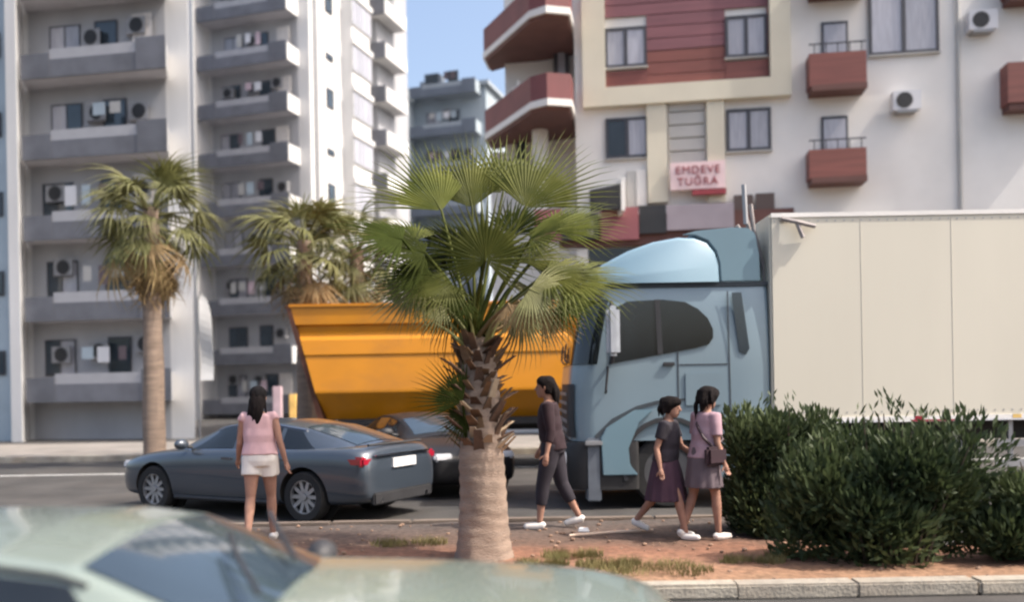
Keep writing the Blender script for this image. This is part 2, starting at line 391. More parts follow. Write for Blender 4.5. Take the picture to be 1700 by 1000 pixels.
def tower(name, label, o, e1, e2, a_bal, a_col, a_end, depth, z0, pitch, nfl, top, M, proj=1.35, ac_seed=1, group=None, side=None):
    X = affine(e1, e2); rnd = random.Random(ac_seed)
    t = empty(name, (o[0], o[1], 0), label, 'apartment block', group)
    MB(X).box(0, a_end, 0, depth, 0, top).build('wall', M['wall'], t)
    MB(X).box(-0.35, a_end+0.2, -0.4, depth+0.3, top+0.003, top+0.35).build('roof_slab', M['slab'], t)
    if a_col:
        MB(X).box(a_col-0.22, a_col+0.22, -proj-0.25, -0.003, 0, top-0.1).build('column', M['white'], t)
        MB(X).box(a_col+0.223, a_end, -proj+0.4, -0.004, 0, top-0.1).build('wing_wall', M['blue'], t)
        for k in range(nfl):
            z = z0 + pitch*k + 1.0
            wa = a_col + 0.55
            f = MB(X).box(wa, wa+0.55, -proj+0.33, -proj+0.397, z, z+0.9).build('small_window', M['frame'], t)
            MB(X).box(wa+0.06, wa+0.49, -proj+0.31, -proj+0.328, z+0.06, z+0.84).build('pane', M_glassb, f)
    a0, a1 = a_bal; wdt = a1 - a0
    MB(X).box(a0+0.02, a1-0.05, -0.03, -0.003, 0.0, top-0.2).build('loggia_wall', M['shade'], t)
    proto = None
    for k in range(-1, nfl):
        z = z0 + pitch*k
        if z < 0.2 and k < 0: continue
        if proto is None:
            sl = MB(X).box(a0, a1, -proj, -0.035, 0, 0.17).build('balcony', M['slab'], t)
            s1 = MB(X); s1.box(a0-0.02, a0+wdt*0.2, -proj-0.05, -proj+0.07, -0.03, 1.12)
            s1.build('parapet', M['par'], sl)
            s1 = MB(X); s1.box(a0+wdt*0.2+0.002, a1-wdt*0.2-0.002, -proj-0.03, -proj+0.07, -0.03, 0.62)
            s1.build('parapet', M['par'], sl)
            s1 = MB(X); s1.box(a1-wdt*0.2, a1+0.02, -proj-0.05, -proj+0.07, -0.03, 0.86)
            s1.build('parapet', M['par'], sl)
            s1 = MB(X); s1.box(a0+wdt*0.2+0.01, a1-wdt*0.2-0.01, -proj+0.0, -proj+0.03, 0.625, 1.0)
            s1.build('rail_panel', M['rail'], sl)
            s1 = MB(X); s1.box(a0-0.06, a0-0.022, -proj-0.03, -0.04, -0.02, 0.98)
            s1.build('sunlit_side_panel', M['white'], sl)  # side face paler than the front: sunlight put into its colour
            proto = [sl] + list(sl.children)
        else:
            sl = proto[0].copy(); link(sl, t)
            for c in proto[1:]:
                d = c.copy(); link(d, sl)
        sl.location = (0, 0, z)
        # openings at the back of the balcony
        da = a0 + wdt*rnd.uniform(0.26, 0.34)
        f = MB(X).box(da, da+0.95, -0.09, -0.032, z+0.2, z+2.35).build('balcony_door', M['frame'], t)
        MB(X).box(da+0.07, da+0.88, -0.11, -0.092, z+0.3, z+2.27).build('pane', M_glassb, f)
        wa = a0 + wdt*rnd.uniform(0.60, 0.68)
        f = MB(X).box(wa, wa+1.3, -0.09, -0.032, z+0.95, z+2.3).build('window', M['frame'], t)
        for q in (0, 1):
            MB(X).box(wa+0.06+q*0.62, wa+0.62+q*0.62, -0.11, -0.092, z+1.02, z+2.24).build('pane', M_curtain if rnd.random() < 0.5 else M_glassb, f)
        for fr in (0.2, 0.5, 0.78):
            if rnd.random() < 0.5:
                aa = a0 + wdt*(fr + rnd.uniform(-0.03, 0.03)); zz = z + rnd.uniform(1.35, 1.75)
                c = MB(X).box(aa-0.38, aa+0.38, -0.42, -0.12, zz, zz+0.6).build('air_conditioner', M_ac, t)
                fan = MB(X); fan.prism([(aa+0.27*math.cos(i*math.pi/8), -0.424, zz+0.3+0.27*math.sin(i*math.pi/8)) for i in range(16)],
                                       [(aa+0.27*math.cos(i*math.pi/8), -0.45, zz+0.3+0.27*math.sin(i*math.pi/8)) for i in range(16)])
                fan.build('fan_grille', M_acfan, c)
        for q in range(rnd.choice((0, 0, 2, 3, 4))):      # washing on a line
            aa = a0 + wdt*(0.3+0.11*q) + rnd.uniform(0, 0.1); hh = rnd.uniform(0.4, 0.75)
            MB(X).box(aa, aa+rnd.uniform(0.3, 0.5), -proj+0.25, -proj+0.262, z+1.95-hh, z+1.95).build('hung_cloth', rnd.choice((M_rail, M_pink, M_greym, M_bluewall, M_greypan)), t)
        if rnd.random() < 0.6:      # a drawn blind or laundry pale against the recess
            aa = a0 + wdt*rnd.uniform(0.05, 0.12)
            MB(X).box(aa, aa+wdt*0.14, -0.3, -0.26, z+0.9, z+2.4).build('drawn_blind', M['blind'], t)
    if side: side(t, X)
    return t

MT1 = dict(wall=M_white, slab=M_slab, white=M_white, blue=M_bluewall, frame=M_frame, shade=M_shadewall, par=M_parapet, rail=M_railg, blind=mat('pale_blind', (0.55, 0.52, 0.50), 0.8))
# --- the tower in the middle left
yaw = R(17)
o1 = W(523, HOR, 54); o1 = (o1.x, o1.y)
e1, e2 = (-math.cos(yaw), math.sin(yaw)), (math.sin(yaw), math.cos(yaw))
def side1(t, X):
    # parts on the sunlit side: drain pipe, small windows, glazed bay, corner balconies
    MB(X).tube([(-0.09, 0.55, 0), (-0.09, 0.55, 33.5)], 0.09, 8).build('drain_pipe', M_metal, t)
    MB(X).box(-0.16, -0.002, 0.75, 1.35, 0.0, 33.9).build('pilaster', M_white, t)
    MB(X).box(-0.75, -0.002, 4.1, 6.7, 0.0, 33.6).build('bay', M_white, t)
    for k in range(0, 11):
        z = 3.3 + 2.97*k
        f = MB(X).box(-0.06, -0.003, 2.0, 2.9, z+1.1, z+2.3 if k % 2 else z+1.5).build('small_window', M_frame, t)
        MB(X).box(-0.085, -0.063, 2.08, 2.82, z+1.16, z+2.22 if k % 2 else z+1.44).build('pane', M_glassb, f)
        f = MB(X).box(-0.83, -0.753, 4.0, 6.8, z+0.95, z+2.6).build('bay_window', mat('pale_frame', (0.5, 0.5, 0.5), 0.5), t)
        for q in range(4):
            MB(X).box(-0.855, -0.833, 4.08+q*0.67, 4.68+q*0.67, z+1.02, z+2.52).build('pane', M_curtain, f)
        MB(X).box(-0.95, -0.753, 3.95, 6.85, z+2.63, z+2.95).build('bay_sill', M_white, t)
        s_ = MB(X).box(-1.35, 0.0-0.003, 7.8, 11.2, z, z+0.18).build('corner_balcony', M_white, t)
        MB(X).box(-1.40, -0.1, 7.7, 7.79, z-0.02, z+1.08).build('parapet', M_parapet, s_)
        MB(X).box(-1.49, -1.405, 7.7, 11.2, z-0.02, z+0.95).build('sunlit_side_panel', M_white, s_)  # dark front, white side: shade and sunlight put into the colours
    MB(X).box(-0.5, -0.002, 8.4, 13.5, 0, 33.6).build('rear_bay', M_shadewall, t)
tower('apartment_tower', 'tall white apartment tower with grey balconies and sunlit side behind the grey sedan', o1, e1, e2,
      (frame_coord(505, o1, e1, e2), frame_coord(360, o1, e1, e2)), frame_coord(352, o1, e1, e2), frame_coord(240, o1, e1, e2),
      14.0, 3.3, 2.97, 11, 36.0, MT1, side=side1, ac_seed=3)
# --- nearer block at the edge
o2 = W(322, HOR, 33); o2 = (o2.x, o2.y)
yaw2 = R(10)
f1 = (-math.cos(yaw2), math.sin(yaw2)); rr = ray(326, HOR); f2 = Vector((rr.x, rr.y, 0)).normalized(); f2 = (f2.x, f2.y)
tower('apartment_block', 'nearest apartment block with large grey balconies, white corner and pale blue wing', o2, f1, f2,
      (frame_coord(285, o2, f1, f2), frame_coord(55, o2, f1, f2)), frame_coord(40, o2, f1, f2), frame_coord(-330, o2, f1, f2),
      13.0, 1.45, 2.94, 7, 24.0, MT1, ac_seed=8)
# --- far block, blue-grey haze put into its colours
MT3 = dict(wall=M_farwall, slab=M_farslab, white=M_farwall, blue=M_farwall, frame=M_frame, shade=M_farwall, par=M_farpar, rail=M_farslab, blind=M_farslab)
o3 = W(815, HOR, 75); o3 = (o3.x, o3.y)
top3 = W(700, 140, 76).z
fb = tower('apartment_block', 'distant hazy blue grey apartment block seen against the sky above the palm', o3, e1, e2,
      (frame_coord(806, o3, e1, e2), frame_coord(699, o3, e1, e2)), frame_coord(693, o3, e1, e2), frame_coord(640, o3, e1, e2),
      10.0, top3 - 1.3 - 3.3*6, 3.3, 7, top3-0.5, MT3, ac_seed=5)
X3 = affine(e1, e2)
q0 = frame_coord(735, o3, e1, e2)
MB(X3).box(q0, q0+0.9, 1, 2, top3-0.15, top3+1.3).build('water_tank', M_farpar, fb, bevel=0.1)
MB(X3).box(q0+1.6, q0+2.0, 1, 1.6, top3-0.15, top3+0.8).build('chimney', M_farpar, fb)

# ================================================================== CREAM BUILDING WITH THE RED PANEL
yb = R(8.4)
P0 = W(1140, HOR, 30); D1 = Vector((math.cos(yb), -math.sin(yb), 0)); N1 = Vector((-math.sin(yb), -math.cos(yb), 0))
ORG = Vector((P0.x, P0.y, 0))
def UZ(px, py, out=0.0):
    p = onplane(px, py, ORG + N1*out, N1) - ORG
    return p.dot(D1), p.z
XB = lambda u, b, z: tuple(D1*u - N1*b + Vector((0, 0, z)))     # b is depth behind the facade
bld = empty('cream_building', ORG, 'cream building with red clad panel, dark framed windows and round red balconies', 'building')
def rect(px0, py0, px1, py1):
    u0, z1 = UZ(px0, (py0)); u1, _ = UZ(px1, py0); _, z0 = UZ((px0+px1)/2, py1); _, z1 = UZ((px0+px1)/2, py0)
    return u0, u1, z0, z1
uL = UZ(957, 300)[0]
MB(XB).box(uL, 26, 0, 13, 0, 24).build('wall', M_ivory, bld)
MB(XB).box(uL-0.3, 26.3, -0.5, 13.3, 24.003, 24.4).build('roof_slab', M_cream, bld)
# cream frame
ua0, ua1 = UZ(966, 0)[0], UZ(1003, 0)[0]
ub0, ub1 = UZ(1275, 0)[0], UZ(1309, 0)[0]
zb0, zb1 = UZ(1140, 172)[1], UZ(1140, 141)[1]
MB(XB).box(ua0, ua1, -0.32, -0.003, zb0, 23.9).build('panel_surround', M_cream, bld)
MB(XB).box(ub0, ub1, -0.32, -0.003, zb0, 23.9).build('panel_surround', M_cream, bld)
MB(XB).box(ua1+0.003, ub0-0.003, -0.32, -0.003, zb0, zb1).build('panel_surround', M_cream, bld)
# cladding planks
def window(name, r, m_left, m_right, depth=0.06, out=0.10):
    u0, u1, z0, z1 = r
    f = MB(XB); t_ = 0.09
    o_ = -out
    f.box(u0, u1, o_-depth, o_+0.02, z1-t_, z1); f.box(u0, u1, o_-depth, o_+0.02, z0, z0+t_)
    f.box(u0, u0+t_, o_-depth, o_+0.02, z0+t_+0.001, z1-t_-0.001); f.box(u1-t_, u1, o_-depth, o_+0.02, z0+t_+0.001, z1-t_-0.001)
    um = (u0+u1)/2
    f.box(um-0.06, um+0.06, o_-depth, o_+0.02, z0+t_+0.001, z1-t_-0.001)
    fr = f.build(name, M_frame, bld)
    MB(XB).box(u0+t_, um-0.061, o_-0.02, o_+0.0, z0+t_, z1-t_).build('pane', m_left, fr)
    MB(XB).box(um+0.061, u1-t_, o_-0.03, o_-0.01, z0+t_, z1-t_).build('pane', m_right, fr)
    s_ = MB(XB); s_.box(u0-0.04, u1+0.04, o_-0.085, o_+0.03, z0-0.05, z0-0.003)
    s_.build('sill', M_greypan, fr)
w1 = rect(1003.5, 47, 1073, 113); w2 = rect(1203, 27, 1272, 96)
pl = 0.40; z = zb1 + 0.01; i = 0
while z < 23.6:
    segs = [(ua1+0.01, ub0-0.01)]
    if True:
        for (u0, u1, za, zc) in (w1, w2):
            if z + pl > za and z < zc:
                ns = []
                for (s0, s1) in segs:
                    if s0 < u0-0.02: ns.append((s0, min(s1, u0)))
                    if s1 > u1+0.02: ns.append((max(s0, u1), s1))
                segs = ns if ns else segs
    for (s0, s1) in segs:
        if s1 - s0 < 0.05: continue
        low = z < zb1 + 0.85
        MB(XB).box(s0+0.004, s1-0.004, -0.07 - random.uniform(0, 0.008), -0.004, z, z+pl-0.03).build('plank', M_cladb if low and (s0 < 99) else M_clad, bld)
    z += pl; i += 1
window('window', w1, M_curtain, M_curtain, out=0.08); window('window', w2, M_curtain, M_curtain, out=0.08)
for (ww) in (w1, w2):
    u0, u1, za, zc = ww
    MB(XB).box(u0, u1, -0.095, -0.082, zb1+0.05, za-0.11).build('spandrel_panel', M_cladb, bld)
window('window', rect(1005, 196, 1076, 263), M_glassd, M_curtain, out=0.04)
window('window', rect(1205, 181, 1279, 251), M_curtain, M_curtain, out=0.04)
window('window', rect(1440, -40, 1556, 90), M_curtain, M_curtain, out=0.04)
# pilasters and vent panels
for (a, c) in ((1073, 1106), (1172, 1201)):
    u0, u1, z0, z1 = rect(a, 175, c, 338)
    MB(XB).box(u0, u1, -0.22, -0.003, z0, zb0-0.003).build('pilaster', M_cream, bld)
u0, u1, z0, z1 = rect(1108, 163, 1170, 272)
n = 5
for k in range(n):
    a = z0 + (z1-z0)*k/n; c = z0 + (z1-z0)*(k+1)/n - 0.06
    MB(XB).box(u0+0.03, u1-0.03, -0.10, -0.003, a, c).build('vent_panel', M_greypan, bld)
# darker plaster fields
u0, u1, z0, z1 = rect(1076, 258, 1110, 338)
MB(XB).box(u0+0.7, u1, -0.225, -0.221, z0, z0+1.2).build('plaster_patch', M_greypan, bld)
# right-hand stack of balconies
for (ya, yc) in ((98, 152), (255, 302), (-55, -8)):
    u0, u1, z0, z1 = rect(1340, ya, 1424, yc)
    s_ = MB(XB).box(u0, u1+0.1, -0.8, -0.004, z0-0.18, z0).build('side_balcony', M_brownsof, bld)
    MB(XB).box(u0-0.05, u1+0.12, -0.65, -0.55, z0+0.003, z1).build('parapet', M_cladb, s_)
    MB(XB).box(u0-0.05, u0+0.05, -0.547, -0.006, z0+0.003, z1).build('parapet', M_cladb, s_)
    for q in range(5):
        MB(XB).box(u0+0.1+q*0.36, u0+0.13+q*0.36, -0.63, -0.60, z1+0.003, z1+0.28).build('rail_post', M_frame, s_)
    MB(XB).box(u0-0.05, u1+0.12, -0.645, -0.595, z1+0.283, z1+0.32).build('hand_rail', M_frame, s_)
    f = MB(XB).box(u0+0.45, u1-0.3, -0.06, -0.003, z0+0.2, z1+1.2).build('balcony_door', M_frame, bld)
    MB(XB).box(u0+0.52, u1-0.37, -0.08, -0.062, z0+0.3, z1+1.1).build('pane', M_curtain, f)
for (ya, yc) in ((112, 178), (-60, 0)):
    u0, u1, z0, z1 = rect(1662, ya, 1760, yc)
    s_ = MB(XB).box(u0, u1+0.1, -0.6, -0.004, z0-0.2, z0).build('side_balcony', M_brownsof, bld)
    MB(XB).box(u0-0.05, u1+0.12, -0.65, -0.55, z0+0.003, z1).build('parapet', M_cladb, s_)
    MB(XB).box(u0-0.05, u0+0.05, -0.547, -0.006, z0+0.003, z1).build('parapet', M_cladb, s_)
uu = UZ(1592, 200)[0]
MB(XB).tube([(uu, -0.07, 0), (uu, -0.07, 23.8)], 0.06, 8).build('drain_pipe', M_greypan, bld)
for (px_, py_) in ((1500, 172), (1625, 40)):
    u_, z_ = UZ(px_, py_)
    ac_ = MB(XB).box(u_-0.42, u_+0.42, -0.42, -0.06, z_-0.3, z_+0.3).build('air_conditioner', M_rail, bld)
    MB(XB).prism([(u_-0.08+0.25*math.cos(i*math.pi/8), -0.424, z_+0.25*math.sin(i*math.pi/8)) for i in range(16)], [(u_-0.08+0.25*math.cos(i*math.pi/8), -0.44, z_+0.25*math.sin(i*math.pi/8)) for i in range(16)]).build('fan_grille', M_acfan, ac_)
    MB(XB).box(u_-0.3, u_+0.3, -0.40, -0.004, z_-0.36, z_-0.305).build('bracket', M_metal, bld)
# shop fronts under a fascia
def board(name, px0, py0, px1, py1, m, out, th=0.12, parent=None, **kw):
    u0, u1, z0, z1 = rect(px0, py0, px1, py1)
    return MB(XB).box(u0, u1, -out-th, -out, z0, z1).build(name, m, parent or bld, **kw)
board('fascia', 1106, 343, 1216, 384, M_fasciag, 0.35)
board('fascia', 998, 349, 1060, 402, M_fascia, 0.35)
board('fascia_panel', 1061, 345, 1105, 391, M_black, 0.35)
board('fascia', 890, 352, 934, 405, M_fascia, 0.35)
u0, u1, z0, z1 = rect(890, 385, 1290, 400)
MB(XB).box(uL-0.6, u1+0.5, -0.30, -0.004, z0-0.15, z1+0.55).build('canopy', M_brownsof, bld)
MB(XB).box(uL+0.2, u1+14, -0.05, -0.003, 0.1, z0-0.2).build('shop_glazing', M_glassd, bld)
for k in range(9):
    MB(XB).box(uL+k*2.1, uL+k*2.1+0.35, -0.2, -0.053, 0.1, z0-0.2).build('shop_pier', M_ivory, bld)
board('shutter', 1217, 326, 1249, 352, M_shut, 0.12); board('shutter', 1253, 323, 1284, 368, M_shut, 0.12)
u0, u1, z0, z1 = rect(1040, 285, 1055, 345)
MB(XB).box(u0, u1, -0.1, -0.003, z0, z1).build('plaster_patch', M_greypan, bld)
board('pier', 1031, 298, 1038, 349, M_ivory, 0.0, 0.3); board('pier', 1056, 283, 1073, 343, M_ivory, 0.0, 0.12)
# --- corner with round balconies
cor = []
Ys = 33.3
wl = W(838, 100, Ys); wr_ = W(962, 100, 33.0)
b = MB(lambda x, y, z: (x-ORG.x, y-ORG.y, z))
pl0 = [(wl.x, wl.y), (wr_.x+0.3, wr_.y-0.25), (wr_.x+0.6, wr_.y+6), (wl.x+0.8, wl.y+6)]
b.prism([(x, y, 0) for x, y in pl0], [(x, y, 23.9) for x, y in pl0])
b.build('corner_wall', M_ivory, bld)
wl2 = W(811, 100, Ys)
CLOW = [(wl2.x, wl2.y+0.02), (wl.x-0.004, wl.y+0.02), (wl.x+0.75, wl.y+5.9), (wl2.x+0.7, wl2.y+5.9)]
b = MB(lambda x, y, z: (x-ORG.x, y-ORG.y, z))
b.prism([(x, y, 0) for x, y in CLOW], [(x, y, W(890, 182, 29.4).z - 0.35) for x, y in CLOW]); b.build('corner_wall', M_ivory, bld)
def corner_balcony(yrim, ypar):
    zr = W(890, yrim, 29.4).z; zp = W(890, ypar, 29.4).z
    pts = [W(948, 0, 30.3), W(944, 0, 29.3), W(905, 0, 29.1), W(878, 0, 29.5), W(840, 0, 31.2), W(803, 0, 33.0), W(812, 0, 34.2), W(845, 0, 33.6), W(955, 0, 32.6)]
    pts = [(p.x, p.y) for p in pts]
    cx = sum(p[0] for p in pts)/len(pts); cy = sum(p[1] for p in pts)/len(pts)
    xf = lambda x, y, z: (x-ORG.x, y-ORG.y, z)
    sh = lambda s_: [(cx+(x-cx)*s_, cy+(y-cy)*s_) for x, y in pts]
    b = MB(xf); b.prism([(x, y, zr) for x, y in sh(1.04)], [(x, y, zr+0.22) for x, y in sh(1.04)])
    rim = b.build('round_balcony', M_ivory, bld)
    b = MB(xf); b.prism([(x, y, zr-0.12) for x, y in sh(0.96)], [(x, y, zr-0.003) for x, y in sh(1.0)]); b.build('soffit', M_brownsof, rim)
    n_ = 6
    for k in range(n_):
        (xa, ya), (xc, yc) = sh(1.02)[k], sh(1.02)[k+1]
        (xd, yd), (xe, ye) = sh(0.97)[k], sh(0.97)[k+1]
        b = MB(xf); b.prism([(xa, ya, zr+0.223), (xc, yc, zr+0.223), (xe, ye, zr+0.223), (xd, yd, zr+0.223)], [(xa, ya, zp), (xc, yc, zp), (xe, ye, zp), (xd, yd, zp)])
        b.build('parapet', M_redpar, rim)
    return zr, zp, pts
zr1, zp1, pts1 = corner_balcony(28, -26)
zr2, zp2, pts2 = corner_balcony(180, 126)
xf = lambda x, y, z: (x-ORG.x, y-ORG.y, z)
# balcony opening, door, rails, posts
pA, pB = W(845, 0, 33.25), W(914, 0, 33.0)
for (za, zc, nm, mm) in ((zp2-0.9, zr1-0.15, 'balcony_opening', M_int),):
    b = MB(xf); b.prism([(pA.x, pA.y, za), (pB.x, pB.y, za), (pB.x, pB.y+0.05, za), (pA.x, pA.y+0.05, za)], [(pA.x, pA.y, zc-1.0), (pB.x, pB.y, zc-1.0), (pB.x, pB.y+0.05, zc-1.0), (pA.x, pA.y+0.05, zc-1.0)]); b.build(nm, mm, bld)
for px in (858, 882, 900):
    p = W(px, 0, 31.5)
    MB(xf).tube([(p.x, p.y, zp2-0.5), (p.x, p.y, zp2+0.55)], 0.06, 6).build('rail_post', M_ivory, bld)
a, c = W(846, 0, 32.0), W(912, 0, 31.0)
MB(xf).tube([(a.x, a.y, zp2+0.42), (c.x, c.y, zp2+0.42)], 0.05, 6).build('hand_rail', M_ivory, bld)
# shallow side return between facade and corner wall with its window
a, c = W(917, 0, 32.45), W(943, 0, 32.3)
zA, zB = W(930, 132, 32.4).z, W(930, 66, 32.4).z
b = MB(xf); b.box(a.x, c.x, a.y-0.15, a.y+0.2, zA, zB); fr = b.build('corner_window', M_frame, bld)
MB(xf).box(a.x+0.15, c.x-0.15, a.y-0.18, a.y-0.153, zA+0.15, zB-0.15).build('pane', M_curtain, fr)
a, c = W(853, 0, 33.1), W(869, 0, 33.0)
zA, zB = W(860, 305, 33).z, W(860, 222, 33).z
fr = MB(xf).box(a.x, c.x, a.y-0.1, a.y+0.2, zA, zB).build('corner_window', M_frame, bld)
MB(xf).box(a.x+0.07, c.x-0.07, a.y-0.13, a.y-0.103, zA+0.1, zB-0.1).build('pane', M_glassb, fr)
a = W(893, 0, 31.5); MB(xf).cyl((a.x, a.y, 9), (0, 0, 1), 0.28, 2*(zr2-0.14-9)).build('corner_column', M_ivory, bld, smooth=True)
# --- signs (things of their own)
def sign_frame(px, py, out):
    u, z = UZ(px, py); return ORG + D1*u + N1*out + Vector((0, 0, z))
rotB = (R(90), 0, -yb)
sg = empty('shop_sign', sign_frame(1155, 325, 0.36), 'pale pink sign board with two rows of red letters above the fascia', 'sign')
def sboard(e, px0, py0, px1, py1, m, name, y0, y1, **kw):
    A = UZ(px0, py0); B = UZ(px1, py1); um, zm = UZ((px0+px1)/2, (py0+py1)/2)
    u0, u1 = A[0], B[0]; z1 = UZ((px0+px1)/2, py0)[1]; z0 = UZ((px0+px1)/2, py1)[1]
    base = e.location - ORG
    ub = base.dot(D1)
    xf = lambda u, b, z: tuple(D1*(u-ub) - N1*b + Vector((0, 0, z - e.location.z)))
    return MB(xf).box(u0, u1, y0, y1, z0, z1).build(name, m, e, **kw)
sboard(sg, 1112, 273, 1203, 318, M_sign, 'board', -0.06, 0.1)
sboard(sg, 1148, 319, 1204, 327, M_red, 'stripe', -0.10, 0.1)
def sign_text(e, txt, px, py, size, m):
    u, z = UZ(px, py); p = ORG + D1*u + N1*(0.36+0.075) + Vector((0, 0, z)) - e.location
    o = text_obj('lettering', txt, size, m, e, p, (R(90), R(0), -yb)); return o
sign_text(sg, 'EMDEVE', 1157, 287, 0.36, M_red); sign_text(sg, 'TU\u011eRA', 1157, 306, 0.36, M_red)
sg2 = empty('wall_sign', sign_frame(995, 352, 0.55), 'black sign board leaning out beside the white pier', 'sign')
xf2 = lambda x, y, z: tuple(Vector((x, y, z)) - sg2.location)
a, c = W(956, 330, 31.2), W(1030, 330, 28.9)
za0, za1 = W(956, 352, 31.2).z, W(956, 320, 31.2).z; zc0, zc1 = W(1030, 347, 28.9).z, W(1030, 305, 28.9).z
b = MB(xf2); b.prism([(a.x, a.y, za0), (c.x, c.y, zc0), (c.x, c.y, zc1), (a.x, a.y, za1)], [(a.x, a.y+0.2, za0), (c.x, c.y+0.2, zc0), (c.x, c.y+0.2, zc1), (a.x, a.y+0.2, za1)])
b.build('board', M_black, sg2)
b = MB(xf2); b.box(c.x+0.02, c.x+0.14, c.y-0.05, c.y+2.0, zc0-0.05, zc1+0.05); b.build('side_frame', M_ivory, sg2)
sg3 = empty('shop_sign', sign_frame(963, 400, 0.5), 'dark shop sign with two rows of pale lettering by the red fascia', 'sign')
sboard(sg3, 935, 360, 995, 402, M_black, 'board', -0.06, 0.1)
for row, (ya, yc) in enumerate(((372, 379), (386, 395))):
    xx = 956
    for wd in ((6, 5, 7, 5, 6) if row == 0 else (5, 7, 5, 6, 6)):
        sboard(sg3, xx, ya, xx+wd-1.4, yc, mat('pale_print', (0.42, 0.38, 0.36), 0.6), 'lettering', -0.075, -0.062); xx += wd+0.7

# ================================================================== ground floor shops of the tower, banners
def thing_box(name, label, cat, px0, py0, px1, Y, dep, m, group=None, z0=0.13, bevel=0.02):
    a = W(px0, HOR, Y); c = W(px1, HOR, Y); zt = W((px0+px1)/2, py0, Y).z
    e = empty(name, ((a.x+c.x)/2, Y+dep/2, z0), label, cat, group)
    h = (c.x-a.x)/2
    MB().box(-h, h, -dep/2, dep/2, 0, zt-z0).build('panel', m, e, bevel=bevel)
    return e
e = thing_box('display_board', 'narrow yellow display board by the rear of the tipper', 'display board', 479, 655, 491, 26.5, 0.25, M_yellit)
MB().box(-0.2, 0.2, -0.2, 0.2, -0.0, 0.06).build('base', M_chas, e)
e = thing_box('poster_stand', 'pinkish poster stand behind the woman in the black cap', 'poster', 452, 642, 466, 26, 0.2, M_pink)
MB().box(-0.2, 0.2, -0.2, 0.2, -0.0, 0.06).build('base', M_chas, e)
def banner(label, px, py0, py1, Y):
    p = W(px, HOR, Y); z1 = W(px, py0, Y).z; z0 = W(px, py1, Y).z
    e = empty('feather_banner', (p.x, p.y, 0.0), label, 'banner')
    MB().tube([(-0.13, 0, 0), (-0.13, 0, z1-0.2), (-0.05, 0, z1+0.05)], 0.025, 8).build('pole', M_metal, e)
    MB().box(-0.3, 0.3, -0.3, 0.3, 0, 0.05).build('base', M_chas, e)
    b = MB(); n = 14; L, Rr = [], []
    for i in range(n+1):
        t = i/n; z = z0+(z1-z0)*t; wdt = 0.34*(1 if t < 0.55 else math.sqrt(max(0.02, 1-((t-0.55)/0.45)**2)))
        yo = 0.05*math.sin(t*7)
        L.append((-0.10, yo, z)); Rr.append((-0.10+wdt, yo+0.03*math.sin(t*9+1), z))
    for i in range(n):
        b.prism([L[i], Rr[i], Rr[i+1], L[i+1]], [tuple(Vector(q)+Vector((0, 0.012, 0))) for q in (L[i], Rr[i], Rr[i+1], L[i+1])])
    b.build('cloth', M_flag, e)
banner('tall white feather banner beside the pale blue wing of the tower', 339, 486, 632, 24)

# ================================================================== VEHICLE PARTS
def rounded_plan(x0, x1, y0, y1, rf, rb, n=7):
    """outline: near side from back to front, front corner, front, far side, back"""
    P = []
    P.append((x1, y0+rb))
    for k in range(3): a = R(30*k+0) ; P.append((x1-rb+rb*math.cos(a), y0+rb-rb*math.sin(a)))
    P.append((x1-rb, y0))
    for k in range(1, 6): P.append((x1-rb + (x0+rf-(x1-rb))*k/6, y0))
    for k in range(n+1):
        a = R(90)*k/n; P.append((x0+rf-rf*math.sin(a), y0+rf-rf*math.cos(a)))
    for k in range(1, 4): P.append((x0, y0+rf+(y1-y0-2*rf)*k/4))
    for k in range(n+1):
        a = R(90)*k/n; P.append((x0+rf-rf*math.cos(a), y1-rf+rf*math.sin(a)))
    P.append((x1-rb, y1)); P.append((x1, y1-rb))
    return P

